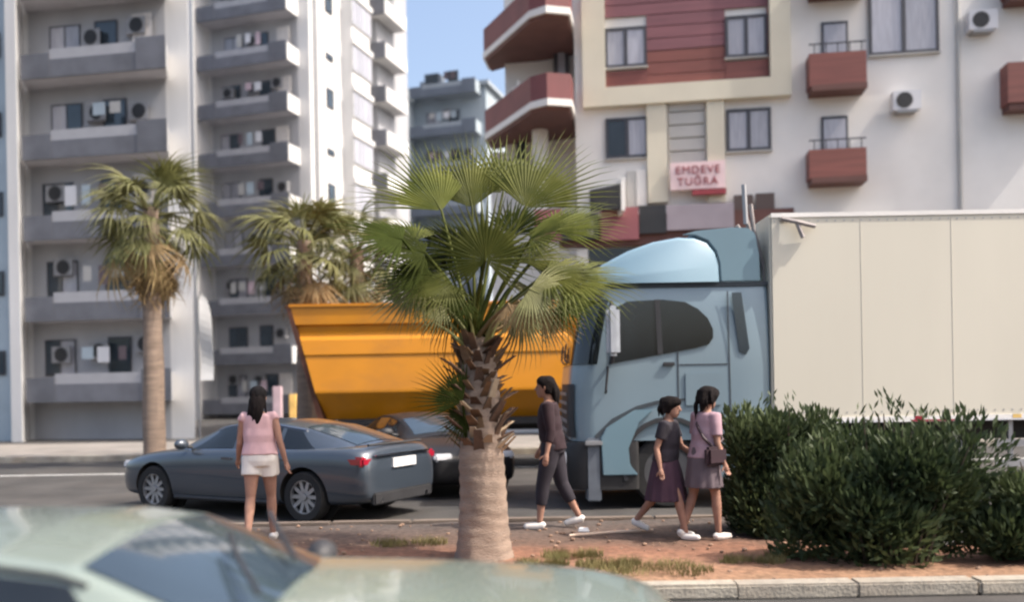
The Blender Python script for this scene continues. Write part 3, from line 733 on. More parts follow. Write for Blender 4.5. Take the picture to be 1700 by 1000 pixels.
def wheel(parent, c, r, wd, rim_m, spokes=0, name='wheel', face=-1):
    """axle along local y; face = side that shows"""
    b = MB(); prof = [(r*0.66, -wd/2), (r*0.93, -wd/2), (r, -wd/2+0.04), (r, wd/2-0.04), (r*0.93, wd/2), (r*0.66, wd/2)]
    n = 36; rings = [[(math.cos(2*math.pi*k/n)*pr, py, math.sin(2*math.pi*k/n)*pr) for k in range(n)] for pr, py in prof]
    b.loft(rings + [rings[0]], caps=False)
    wl = bpy.data.objects.new(name, None); link(wl, parent); wl.location = c
    b.build('tyre', M_tyre, wl, smooth=True)
    b = MB()
    if spokes:
        b.cyl((0, face*wd*0.30, 0), (0, 1, 0), r*0.13, 0.06, 16)
        for k in range(spokes):
            a = 2*math.pi*k/spokes; ca, sa = math.cos(a), math.sin(a)
            t_ = Vector((-sa, 0, ca)); o_ = Vector((ca, 0, sa))
            y = face*wd*0.34
            p = [o_*r*0.1+t_*0.028, o_*r*0.1-t_*0.028, o_*r*0.67-t_*0.022, o_*r*0.67+t_*0.022]
            b.prism([(q.x, y, q.z) for q in p], [(q.x, y-face*0.04, q.z) for q in p])
        m = 32; 
        for k in range(m):
            a0, a1 = 2*math.pi*k/m, 2*math.pi*(k+1)/m
            q = [(r*0.62, a0), (r*0.69, a0), (r*0.69, a1), (r*0.62, a1)]
            b.prism([(ra*math.cos(a), face*wd*0.44, ra*math.sin(a)) for ra, a in q], [(ra*math.cos(a), face*wd*0.2, ra*math.sin(a)) for ra, a in q])
        b.build('rim', rim_m, wl)
        MB().cyl((0, face*wd*0.05, 0), (0, 1, 0), r*0.63, 0.03, 24).build('brake_disc', M_chas, wl)
    else:
        n = 28; pr = [(r*0.68, wd*0.46), (r*0.60, wd*0.40), (r*0.52, wd*0.16), (r*0.30, wd*0.20), (r*0.22, wd*0.40), (0.02, wd*0.42)]
        rings = [[(math.cos(2*math.pi*k/n)*a, face*y, math.sin(2*math.pi*k/n)*a) for k in range(n)] for a, y in pr]
        b.loft(rings); b.build('rim', rim_m, wl, smooth=True)
        hb = MB()
        for k in range(10):
            a = 2*math.pi*k/10; hb.cyl((math.cos(a)*r*0.26, face*wd*0.38, math.sin(a)*r*0.26), (0, 1, 0), 0.016, 0.05, 6)
        hb.build('wheel_nuts', M_metal, wl)['kind'] = 'stuff'
    return wl

# ---------------------------------------------------------------- truck cab (local: s back from the front, y across, z up)
def sidepanel(parent, name, pts, m, y=-0.004, th=0.02, inset=None, bevel=0.0):
    b = MB(); b.prism([(s, y-th, z) for s, z in pts], [(s, y, z) for s, z in pts])
    return b.build(name, m, parent, bevel=bevel, smooth=bool(bevel))
def arc(cx, cz, r, a0, a1, n=8):
    return [(cx+r*math.cos(R(a0+(a1-a0)*k/n)), cz+r*math.sin(R(a0+(a1-a0)*k/n))) for k in range(n+1)]

def truck_cab(t, front, full, Wd=2.45):
    """full = long sleeper cab; otherwise a short day cab that begins at `front`"""
    back = 2.80
    rf = 0.36 if full else 0.16
    # body sections (z, front s, inset)
    secs = [(0.95, front+0.02, 0), (1.2, front-0.0, 0), (1.6, front+0.0, 0), (1.95, front+0.03, 0), (2.3, front+0.09, 0.01), (2.7, front+0.17, 0.03), (3.0, front+0.24, 0.06), (3.1, front+0.28, 0.08)]
    rings = [[(x, y, z) for x, y in rounded_plan(f_, back, ins, Wd-ins, rf, 0.08)] for z, f_, ins in secs]
    body = MB().loft(rings).build('cab_body', M_blueg, t, smooth=True, angle=50)
    # windscreen: patch on the front of the loft, slightly proud
    i0, i1 = (10, 24)
    def ring_at(z, grow):
        for (za, fa, ia), (zb, fb_, ib) in zip(secs, secs[1:]):
            if za <= z <= zb:
                k = (z-za)/(zb-za); f_ = fa+(fb_-fa)*k; ins = ia+(ib-ia)*k; break
        return [(x, y, z) for x, y in rounded_plan(f_-grow, back, ins-grow, Wd-ins+grow, rf, 0.08)]
    b = MB(); rr_ = [ring_at(z, 0.012)[i0:i1] for z in (2.02, 2.2, 2.4, 2.6, 2.8, 2.92)]
    b.loft(rr_, close=False, caps=False); b.build('windscreen', M_glassd, t, smooth=True)
    # front grille, bumper, headlights
    b = MB(); b.loft([ring_at(z, 0.018)[i0+4:i1-3] for z in (1.0, 1.3, 1.75)], close=False, caps=False); b.build('grille', M_plast, t, smooth=True)
    bp = [[(x, y, z) for x, y in rounded_plan(front-0.10+dx, front+(0.95 if full else 0.5), -0.02, Wd+0.02, rf, 0.05)] for z, dx in ((0.28, 0.06), (0.36, 0.0), (0.82, 0.0), (0.94, 0.05))]
    MB().loft(bp).build('bumper', M_chas if full else M_blueg, t, smooth=True, angle=50)
    for yy in (0.12, Wd-0.42):
        MB().box(front-0.125, front-0.02, yy, yy+0.30, 0.62, 0.80).build('headlight', M_lamp, t, bevel=0.03, smooth=True)
    # lower skirt panel behind the bumper (side), wheel arch trim
    if full:
        sidepanel(t, 'side_skirt', [(0.44, 0.48), (0.93, 0.48), (0.82, 0.62), (0.80, 0.85), (0.95, 1.2), (1.15, 1.37), (0.9, 1.38), (0.5, 1.14), (0.42, 1.0)], M_blued, y=-0.004, th=0.05, bevel=0.012)
        st = MB(); st.box(0.22, 0.42, -0.03, 0.3, 0.12, 1.0); st.build('step_panel', mat('step_grey', (0.12, 0.135, 0.16), 0.5), t, bevel=0.02)
        MB().box(0.20, 0.44, -0.09, 0.0, 0.90, 0.96).build('step', M_metal, t, bevel=0.01)
        ar = arc(1.36, 0.62, 0.66, 200, -20, 14)
        inn = arc(1.36, 0.62, 0.60, -20, 200, 14)
        sidepanel(t, 'wheel_arch', ar + inn, M_plast, y=0.0, th=0.04)
        # side fairing behind the wheel
        sidepanel(t, 'side_fairing', [(2.06, 0.42), (2.78, 0.42), (2.78, 0.945), (2.06, 0.945)], M_blueg, y=-0.0, th=0.05, bevel=0.012)
        # grab of soffit line: dark crease from bumper up over the arch
        sidepanel(t, 'door_crease', [(0.36, 0.98), (0.62, 1.20), (0.95, 1.38), (1.25, 1.46), (1.62, 1.50), (1.62, 1.53), (1.2, 1.50), (0.92, 1.43), (0.58, 1.26), (0.34, 1.03)], M_seam, y=0.0, th=0.012)
        # window, door
        glass = [(0.56, 2.02), (1.75, 2.22)] + [(1.94, 2.27), (2.0, 2.36), (2.0, 2.48), (1.93, 2.63), (1.8, 2.76), (1.62, 2.86), (1.3, 2.90), (0.82, 2.88), (0.66, 2.80)]
        d = sidepanel(t, 'side_window', glass, M_glassd, y=-0.002, th=0.012)
        sidepanel(d, 'window_post', [(1.23, 2.14), (1.30, 2.15), (1.27, 2.9), (1.2, 2.9)], M_plast, y=-0.0145, th=0.01)
        for a_, c_, nm in (((1.50, 1.54), (1.50, 2.17), 'door_gap'), ((2.22, 1.2), (2.20, 3.0), 'panel_gap')):
            sidepanel(t, nm, [(a_[0], a_[1]), (a_[0]+0.018, a_[1]), (c_[0]+0.018, c_[1]), (c_[0], c_[1])], M_seam, y=-0.001, th=0.006)
        sidepanel(t, 'panel_gap', [(1.53, 1.985), (2.20, 1.985), (2.20, 2.0), (1.53, 2.0)], M_seam, y=-0.001, th=0.006)
        h_ = sidepanel(t, 'hatch', [(1.60, 1.42), (2.10, 1.42), (2.10, 1.88), (1.60, 1.88)], M_blueg, y=-0.003, th=0.018, bevel=0.008)
        MB().box(1.80, 1.92, -0.03, -0.022, 1.46, 1.49).build('latch', M_plast, h_)
        MB().box(1.30, 1.46, -0.04, -0.004, 1.98, 2.03).build('door_handle', M_plast, t, bevel=0.008)
        # mirrors
        mr = MB(); mr.box(0.50, 0.68, -0.34, -0.12, 2.12, 2.80); mr.build('mirror', mat('mirror_grey', (0.42, 0.44, 0.47), 0.4, coat=0.3), t, bevel=0.05, smooth=True)
        MB().tube([(0.60, 0.05, 2.84), (0.58, -0.2, 2.86), (0.58, -0.22, 2.78)], 0.025, 8).build('mirror_arm', M_plast, t)
        MB().tube([(0.60, 0.05, 2.05), (0.58, -0.2, 2.04), (0.58, -0.22, 2.14)], 0.025, 8).build('mirror_arm', M_plast, t)
        # sun visor
        b = MB(); b.loft([[(x, y, z) for x, y in rounded_plan(f_, front+0.75, 0.02, Wd-0.02, rf, 0.05)][9:26] for z, f_ in ((2.90, 0.02), (3.02, 0.14))], close=False, caps=False)
        b.build('sun_visor', M_plast, t, mods=[('SOLIDIFY', dict(thickness=0.02))])
    else:
        sidepanel(t, 'side_window', [(front+0.06, 2.12), (1.92, 2.2), (2.0, 2.3), (2.0, 2.52), (1.9, 2.7), (1.74, 2.8), (front+0.14, 2.85)], M_glassd, y=-0.002, th=0.012)
        sidepanel(t, 'panel_gap', [(2.12, 1.2), (2.135, 1.2), (2.115, 3.0), (2.10, 3.0)], M_seam, y=-0.001, th=0.006)
        sidepanel(t, 'panel_gap', [(front+0.1, 1.80), (2.09, 1.80), (2.09, 1.815), (front+0.1, 1.815)], M_seam, y=-0.001, th=0.006)
        ar = arc(2.15, 0.62, 0.64, 180, 0, 14); inn = arc(2.15, 0.62, 0.58, 0, 180, 14)
        sidepanel(t, 'wheel_arch', ar+inn, M_plast, y=0.0, th=0.04)
    for k in range(3):
        MB().box(front+0.24, front+0.36, Wd*0.3+k*0.4, Wd*0.3+k*0.4+0.14, 3.0, 3.06).build('marker_lamp', M_yellit, t, bevel=0.015)
    for k in range(5):
        MB().box(front-0.035, front-0.005, 0.42, Wd-0.42, 1.06+k*0.13, 1.11+k*0.13).build('grille_bar', M_metal, t, bevel=0.01)
    for k in range(2):
        MB().tube([(front+0.02, 0.7+0.8*k, 2.06), (front+0.0, 1.0+0.8*k, 2.12), (front+0.04, 1.25+0.8*k, 2.35)], 0.015, 6).build('wiper', M_plast, t)
    MB().tube([(0.5, -0.03, 1.62), (0.5, -0.07, 1.66), (0.53, -0.07, 1.95), (0.53, -0.03, 1.98)], 0.018, 8).build('grab_rail', M_plast, t)
    # side air grille
    sidepanel(t, 'side_grille', [(2.36, 2.16), (2.45, 2.12), (2.50, 2.20), (2.40, 2.98), (2.27, 2.98), (2.27, 2.90)], M_glassb if full else M_glassd, y=-0.001, th=0.012)
    # roof fairing: lofted across the width, side outline from the photograph
    f0 = max(front, 0.0) + 0.22
    if full:
        outl = [(0.22, 3.135), (0.24, 3.24), (0.5, 3.42), (0.85, 3.60), (1.2, 3.72), (1.55, 3.78), (1.78, 3.77), (1.95, 3.70), (2.06, 3.56), (2.11, 3.38), (2.12, 3.135)]
    else:
        outl = [(front, 3.135), (front, 3.62), (front+0.04, 3.66), (1.82, 3.66), (1.95, 3.60), (2.06, 3.48), (2.11, 3.32), (2.12, 3.135)]
    ca = sum(p[0] for p in outl)/len(outl)
    rings = []
    for yy, sc in ((-0.01, 0.90), (0.02, 0.955), (0.10, 0.985), (0.35, 1.0), (Wd/2, 1.02), (Wd-0.35, 1.0), (Wd-0.10, 0.985), (Wd-0.02, 0.955), (Wd+0.01, 0.90)):
        rings.append([(ca+(s-ca)*(0.5+0.5*sc) if True else s, yy, 3.135+(z-3.135)*sc) for s, z in outl])
    MB().loft(rings).build('roof_fairing', M_blue, t, smooth=True, angle=60)
    # dark seam under the fairing and rear side extender
    sidepanel(t, 'roof_seam', [(max(front, 0.3)+0.3, 3.075), (2.78, 3.075), (2.78, 3.13), (max(front, 0.3)+0.3, 3.13)], M_seam, y=0.08, th=0.03)
    for yy in (0.03, Wd-0.09):
        b = MB(); o_ = [(2.13, 3.135), (2.68, 3.135), (2.67, 3.5), (2.62, 3.80), (2.52, 3.88), (2.3, 3.89), (1.8, 3.85), (1.6, 3.80), (1.78, 3.785), (1.96, 3.71), (2.07, 3.56), (2.115, 3.4)] if full else [(2.13, 3.135), (2.74, 3.135), (2.72, 3.5), (2.62, 3.78), (2.5, 3.86), (front, 3.86), (front, 3.70), (1.84, 3.68), (2.0, 3.58), (2.1, 3.38)]
        b.prism([(s, yy, z) for s, z in o_], [(s, yy+0.05, z) for s, z in o_]); b.build('side_extender', M_blued, t, bevel=0.015, smooth=True)
    b = MB(); b.prism([(1.75, 0.09, 3.82), (2.4, 0.09, 3.87), (2.5, 0.09, 3.80), (2.1, 0.09, 3.5)], [(1.75, Wd-0.1, 3.82), (2.4, Wd-0.1, 3.87), (2.5, Wd-0.1, 3.80), (2.1, Wd-0.1, 3.5)])
    if full: b.build('deflector_plate', M_blued, t)
    b = MB(); b.box(2.81, 2.84, 0.05, Wd-0.05, 1.0, 3.05); b.build('rear_panel', M_chas, t)
    # chassis
    b = MB(); b.box(front+0.3, 6.0 if full else 3.2, 0.7, 0.95, 0.62, 0.88); b.box(front+0.3, 6.0 if full else 3.2, Wd-0.95, Wd-0.7, 0.62, 0.88)
    b.build('chassis_frame', M_chas, t)
    b = MB(); b.box(front+0.55, 2.7, 0.3, Wd-0.3, 0.55, 0.94); b.build('engine_shield', M_chas, t)
    wx = 1.36 if full else 2.15
    for yy, fc in ((0.20, -1), (Wd-0.20, 1)):
        wheel(t, (wx, yy, 0.51), 0.51, 0.32, M_rimst, face=fc)
    return back

TY = 12.5
x0 = (945-850)/F*TY
truck = empty('tractor_truck', (x0, TY, 0), 'light blue tractor truck with roof fairing standing behind the two girls', 'truck')
truck_cab(truck, 0.0, True)
for xx in (4.7,):
    for yy, fc in ((0.3, -1), (2.15, 1)):
        wheel(truck, (xx, yy, 0.51), 0.51, 0.58, M_rimst, face=fc)
MB().box(3.0, 4.0, -0.0, 0.55, 0.42, 1.0).build('fuel_tank', M_metal, truck, bevel=0.08, smooth=True)
# hoses between cab and trailer
for k, yy in enumerate((0.25, 0.45, 0.8)):
    MB().tube([(2.62-0.03*k, yy, 4.25-0.1*k), (2.66, yy+0.02, 3.9), (2.78+0.03*k, yy, 3.4), (2.84+0.03*k, yy, 2.6), (2.9, yy+0.03, 1.6), (2.95, yy, 1.1)], 0.03, 8).build('air_hose', M_rope, truck, smooth=True)
MB().tube([(2.52, 0.14, 3.95), (2.50, 0.14, 4.5)], 0.035, 8).build('exhaust_pipe', M_metal, truck)

# trailer
tx = W(1280, HOR, 12.52).x
trl = empty('semi_trailer', (tx, 12.46, 0), 'cream box trailer hitched behind the tractor truck with hoses', 'trailer')
TL, TZ0, TZ1 = 11.0, 1.15, 4.06
MB().box(0, TL, 0, 2.5, TZ0, TZ1).build('box', M_trail, trl, bevel=0.03, smooth=True)
for zz in (TZ0-0.06, TZ1-0.06):
    MB().box(0.02, TL-0.02, -0.018, -0.003, zz+0.06 if zz < 2 else zz, zz+0.14 if zz < 2 else zz+0.06).build('rail', M_ivory, trl)
k = 1.25
while k < TL:
    MB().box(k, k+0.012, -0.004, -0.001, TZ0+0.1, TZ1-0.08).build('panel_joint', M_trail, trl); k += 1.25
MB().box(0.3, TL-0.1, 0.7, 0.9, 0.85, TZ0-0.003).build('chassis_beam', M_chas, trl); MB().box(0.3, TL-0.1, 1.6, 1.8, 0.85, TZ0-0.003).build('chassis_beam', M_chas, trl)
MB().box(2.6, 2.8, 0.4, 0.6, 0.0, 0.85).build('landing_leg', M_metal, trl); MB().box(2.6, 2.8, 1.9, 2.1, 0.0, 0.85).build('landing_leg', M_metal, trl)
for xx in (7.2, 8.5, 9.8):
    for yy, fc in ((0.2, -1), (2.3, 1)): wheel(trl, (xx, yy, 0.5), 0.5, 0.36, M_rimst, face=fc)
for k in range(8):
    MB().box(0.6+k*1.35, 0.72+k*1.35, -0.022, -0.002, TZ0+0.03, TZ0+0.08).build('side_marker', M_tail if k % 2 else M_yellit, trl)
rv = MB(); k = 0.06
while k < TL:
    for zz in (TZ0+0.14, TZ1-0.12): rv.box(k, k+0.016, -0.006, -0.001, zz, zz+0.016)
    k += 0.12
rv.build('rivets', M_metal, trl)['kind'] = 'stuff'
for k in range(10):
    MB().box(0.9+k*1.0, 1.5+k*1.0, -0.021, -0.019, TZ0+0.005, TZ0+0.028).build('reflective_tape', M_tail if k % 2 else M_rail, trl)
for zz in (0.5, 0.78):
    MB().box(3.1, 6.5, 0.06, 0.09, zz, zz+0.1).build('guard_rail', M_metal, trl)
for xx in (3.3, 4.8, 6.3): MB().box(xx, xx+0.06, 0.095, 0.14, 0.45, TZ0-0.003).build('guard_post', M_metal, trl)
# foliage sprig and small things caught on the trailer corner: a bracket
MB().tube([(0.15, -0.04, 3.98), (0.35, -0.10, 3.92), (0.6, -0.08, 3.86)], 0.035, 6).build('lashing_hook', M_rope, trl)
MB().tube([(0.35, -0.08, 3.92), (0.42, -0.12, 3.7)], 0.03, 6).build('lashing_hook', M_rope, trl)

# ---------------------------------------------------------------- yellow tipper
YT = 18.6
xa = (485-850)/F*YT; xb = (1010-850)/F*YT
tip = empty('tipper_truck', (xa, YT, 0), 'yellow tipper truck with ribbed sloping sides behind the palm', 'truck')
LT = xb - xa
def tipper_body(t, LT, lean, zt, zb, Wd=2.5, rear_lean=True):
    # side profile: (z fraction from top, outset)
    prof = [(0.0, 0.02), (0.15, 0.02), (0.165, -0.06), (0.22, -0.09), (0.29, 0.02), (0.42, 0.06), (0.435, 0.035), (0.52, 0.06), (0.74, 0.12), (0.76, 0.12), (1.0, -0.28)]
    H = zt - zb
    def xr(z): return lean*(zt-z)/H
    rings = []
    near = [(xr(zt-H*f), -o_, zt-H*f) for f, o_ in prof]
    far = [(xr(zt-H*f), Wd+o_, zt-H*f) for f, o_ in prof][::-1]
    r0 = near + far
    sh = lambda s: [(s if False else (x + (s - x)), y, z) for x, y, z in r0]
    r1 = [(LT, y, z) for x, y, z in r0]
    MB().loft([r0, r1]).build('tipper_body', M_yel, t)
    b = MB(); b.box(-0.04, LT+0.02, -0.06, 0.08, zt+0.002, zt+0.07); b.build('top_rail', M_yel, t, bevel=0.015)
    b = MB(); b.box(-0.04, LT+0.02, Wd-0.08, Wd+0.06, zt+0.002, zt+0.07); b.build('top_rail', M_yel, t, bevel=0.015)
    # tailgate and its post
    b = MB(); b.prism([(-0.10, -0.04, zt+0.05), (-0.012, -0.04, zt+0.05), (lean-0.012, -0.02, zb-0.05), (lean-0.12, -0.02, zb-0.05)], [(-0.10, Wd+0.04, zt+0.05), (-0.012, Wd+0.04, zt+0.05), (lean-0.012, Wd+0.02, zb-0.05), (lean-0.12, Wd+0.02, zb-0.05)])
    b.build('tailgate', M_yeld, t)
    return prof
tipper_body(tip, LT, 0.66, 3.42, 1.10)
for k in range(3):
    xx = 1.6 + k*1.7
    b = MB(); b.prism([(xx, -0.05, 3.2), (xx+0.10, -0.05, 3.2), (xx+0.10, 0.02, 2.84), (xx, 0.02, 2.84)], [(xx, 0.0, 3.2), (xx+0.10, 0.0, 3.2), (xx+0.10, 0.05, 2.84), (xx, 0.05, 2.84)])
MB().box(0.8, LT+1.5, 0.75, 0.95, 0.80, 1.09).build('chassis_beam', M_chas, tip); MB().box(0.8, LT+1.5, 1.55, 1.75, 0.80, 1.09).build('chassis_beam', M_chas, tip)
MB().box(1.85, 2.25, -0.02, 0.02, 0.86, 1.06).build('marker_plate', mat('pale_yellow_plate', (0.6, 0.45, 0.15), 0.5), tip)
MB().box(0.9, LT, 0.1, 2.4, 0.95, 1.095).build('subframe', M_chas, tip)
for xx in (1.5, 2.9, 6.2):
    for yy, fc in ((0.3, -1), (2.2, 1)): wheel(tip, (xx, yy, 0.52), 0.52, 0.5 if xx < 5 else 0.32, M_rimst, face=fc)
MB().box(0.62, 0.66, 0.1, 0.7, 0.35, 0.9).build('mud_flap', M_tyre, tip)
# its cab (mostly behind the tractor)
cb = [[(x, y, z) for x, y in rounded_plan(-2.1 + dx, 0, 0.05, 2.4, 0.3, 0.08)] for z, dx in ((0.5, 0), (1.7, 0), (2.5, 0.12), (2.75, 0.25))]
b = MB(); b.loft([[(LT+0.35-x, y, z) for x, y, z in r] for r in cb]); b.build('cab_body', M_yel, tip, smooth=True, angle=50)
b = MB(); b.prism([(LT+0.8, 0.04, 1.75), (LT+2.2, 0.04, 1.75), (LT+2.0, 0.04, 2.5), (LT+0.8, 0.04, 2.5)], [(LT+0.8, 0.048, 1.75), (LT+2.2, 0.048, 1.75), (LT+2.0, 0.048, 2.5), (LT+0.8, 0.048, 2.5)]); b.build('side_window', M_glassd, tip)

# ---------------------------------------------------------------- cars
def make_car(name, label, loc, rz, paint, P, rim, spokes=10, detail=True, clip_rear=False):
    """local: +x forward, +y left, z up"""
    t = empty(name, loc, label, 'car', rz=rz)
    hw = P['W']/2
    # lower body loft
    rings = []
    for (x, zb, zs, zt, wm, wt) in P['body']:
        half = [(0, zb), (wm*0.86, zb), (wm*0.97, zb+0.07), (wm, zb+(zs-zb)*0.45), (wm*0.985, zs-0.10), (wm*0.95, zs), (wt, zt-0.012), (wt*0.5, zt), (0, zt+0.006)]
        ring = [(x, y, z) for y, z in half] + [(x, -y, z) for y, z in half[-2:0:-1]]
        rings.append(ring)
    b = MB(); b.loft(rings)
    cut = MB()
    for wx in (P['wf'], P['wr']):
        for sgn in (1, -1):
            cut.cyl((wx, sgn*(hw-0.05), P['wrad']+0.005), (0, 1, 0), P['wrad']+0.055, 0.5, 32)
    co = cut.build('cutter', M_int, t)
    body = b.build('body', [paint, M_int], t, mods=[('SUBSURF', dict(levels=2, render_levels=2))])
    bake(body, [('BOOLEAN', dict(operation='DIFFERENCE', object=co, solver='EXACT'))])
    # inside of the arches goes dark by geometry: a closed liner
    me = co.data; COL.objects.unlink(co); bpy.data.objects.remove(co); bpy.data.meshes.remove(me)
    for p in body.data.polygons: p.use_smooth = True
    body.data.set_sharp_from_angle(angle=R(32))
    # greenhouse surface
    prof = P['roof']      # (x, zroof, wroof, zbase, wbase)
    def interp(x):
        for a, c in zip(prof, prof[1:]):
            if (a[0]-x)*(c[0]-x) <= 0:
                k = (x-a[0])/(c[0]-a[0]); return [a[i]+(c[i]-a[i])*k for i in range(1, 5)]
        return list(prof[0][1:]) if abs(x-prof[0][0]) < abs(x-prof[-1][0]) else list(prof[-1][1:])
    def surf(x, tt, off=0.0):
        zr, wr, zb, wb = interp(x)
        if tt <= 0.6:
            k = tt/0.6; y = wb+(wr-wb)*k + 0.02*math.sin(math.pi*k); z = zb+(zr-0.045-zb)*k
        else:
            k = (tt-0.6)/0.4; a = k*math.pi/2
            y = wr*(1-k) + 0.0; z = zr-0.045+0.045*math.sin(a)
        return (x, y+off if y > 1e-4 else y, z+off*(0.3 if tt <= 0.6 else 1))
    N = 28; xs = [prof[0][0]+(prof[-1][0]-prof[0][0])*i/N for i in range(N+1)]
    xs = sorted(set(xs + [p[0] for p in prof]), reverse=True)
    ts = [0, 0.1, 0.2, 0.3, 0.4, 0.5, 0.57, 0.6, 0.64, 0.7, 0.8, 0.9, 1.0]
    b = MB(); rows = []
    for x in xs:
        L = [surf(x, q) for q in ts]; rows.append([b.P(p) for p in L] + [b.P((p[0], -p[1], p[2])) for p in L[-2::-1]])
    for r0, r1 in zip(rows, rows[1:]):
        for k in range(len(r0)-1): b.F(r0[k], r0[k+1], r1[k+1], r1[k])
    b.build('roof', paint, t, smooth=True, angle=50)
    def patch(nm, m, xa, xb, t0, t1, sgns=(1,), off=0.006, par=None, n=10, sl0=0.0, sl1=0.0):
        """xa front, xb rear at t0; sl shifts with height"""
        out = []
        for sg in sgns:
            b = MB(); rws = []
            for j in range(9):
                tt = t0+(t1-t0)*j/8; r_ = []
                for i in range(n+1):
                    k = j/8
                    x = (xa+sl0*k) + ((xb+sl1*k)-(xa+sl0*k))*i/n
                    p = surf(x, tt, off); r_.append(b.P((p[0], p[1]*sg, p[2])))
                rws.append(r_)
            for r0, r1 in zip(rws, rws[1:]):
                for k in range(n): b.F(r0[k], r0[k+1], r1[k+1], r1[k])
            out.append(b.build(nm, m, par or t, smooth=True))
        return out
    for (nm, xa, xb, s0, s1) in P['side_glass']:
        patch(nm, M_glassd, xa, xb, 0.06, 0.53, (1, -1), sl0=s0, sl1=s1)
    # chrome window line
    xa, xb = P['side_glass'][0][1]+0.05, P['side_glass'][-1][2]-0.05
    for sg in (1, -1):
        pts = [surf(xa+(xb-xa)*i/16, 0.02, 0.01) for i in range(17)]
        pts2 = [surf(xa+P['side_glass'][0][3]+(xb+P['side_glass'][-1][4]-xa-P['side_glass'][0][3])*i/16, 0.57, 0.008) for i in range(17)]
        MB().tube([(p[0], p[1]*sg, p[2]) for p in pts], 0.011, 6).build('window_trim', M_chrome if detail else M_plast, t)
        MB().tube([(p[0], p[1]*sg, p[2]) for p in pts2], 0.009, 6).build('window_trim', M_chrome if detail else M_plast, t)
    # windscreen and rear window: across the full width on the sloping ends
    def endglass(nm, xa, xb, q0):
        b = MB(); rws = []
        for i in range(9):
            x = xa+(xb-xa)*i/8
            tl = [q0 + (1-q0)*j/6 for j in range(7)]
            L = [surf(x, q, 0.007) for q in tl]
            rws.append([b.P(p) for p in L] + [b.P((p[0], -p[1], p[2])) for p in L[-2::-1]])
        for r0, r1 in zip(rws, rws[1:]):
            for k in range(len(r0)-1): b.F(r0[k], r0[k+1], r1[k+1], r1[k])
        b.build(nm, M_glassb, t, smooth=True)
    endglass('windscreen', P['ws'][0], P['ws'][1], 0.64); endglass('rear_window', P['rw'][0], P['rw'][1], 0.64)
    # wheels
    for wx in (P['wf'], P['wr']):
        for sg in (1, -1):
            w_ = wheel(t, (wx, sg*(hw-0.13), P['wrad']), P['wrad'], 0.22, rim, spokes, face=sg)
            MB().cyl((wx, sg*(hw-0.33), P['wrad']+0.02), (0, 1, 0), P['wrad']+0.05, 0.05, 24).build('arch_liner', M_int, t)
    xe = P['body'][-1][0]; xf_ = P['body'][0][0]
    zs = P['zlight']
    for sg in (1, -1):
        MB().box(P['tail_x']-0.05, P['tail_x']+0.24, sg*(hw-0.13)-0.26 if sg > 0 else sg*(hw-0.13)-0.05, sg*(hw-0.13)+0.05 if sg > 0 else sg*(hw-0.13)+0.26, zs, zs+0.13).build('tail_light', M_tail, t, bevel=0.03, smooth=True)
        MB().box(xf_-0.24, xf_-0.03, sg*hw*0.60-0.15, sg*hw*0.60+0.15, P['zhead'], P['zhead']+0.12).build('headlight', M_lamp, t, bevel=0.03, smooth=True)
        m_ = MB(); m_.ell((P['mirror'][0], sg*(hw+0.07), P['mirror'][1]+0.07), 0.075, 0.115, 0.075)
        MB().tube([(P['mirror'][0], sg*(hw-0.12), P['mirror'][1]+0.02), (P['mirror'][0], sg*(hw+0.02), P['mirror'][1]+0.04)], 0.025, 8).build('mirror_arm', M_plast, t)
        m_.build('mirror', paint if detail else M_plast, t, smooth=True)
        for hx in P['handles']:
            MB().box(hx-0.1, hx+0.1, sg*hw*0.985-0.02, sg*hw*0.985+0.02, P['hz'], P['hz']+0.03).build('door_handle', paint, t, bevel=0.008)
    pz = P['plate']
    MB().box(xe-0.012+pz[0], xe+0.02+pz[0], -0.26, 0.26, pz[1], pz[1]+0.12).build('number_plate', M_plate, t)
    MB().box(xe-0.015, xe+0.06, -hw*0.72, hw*0.72, 0.24, 0.40).build('rear_valance', M_plast, t, bevel=0.02)
    for sg in (1, -1):
        MB().cyl((xe+0.03, sg*hw*0.55, 0.29), (1, 0, 0), 0.035, 0.10, 14).build('exhaust_tip', M_chrome, t)
    for sg in (1, -1):
        pts = [(P['sill'][0]+(P['sill'][1]-P['sill'][0])*i/6, sg*hw*0.94, 0.245) for i in range(7)]
        MB().tube(pts, 0.035, 8).build('side_sill', M_plast, t)
    return t

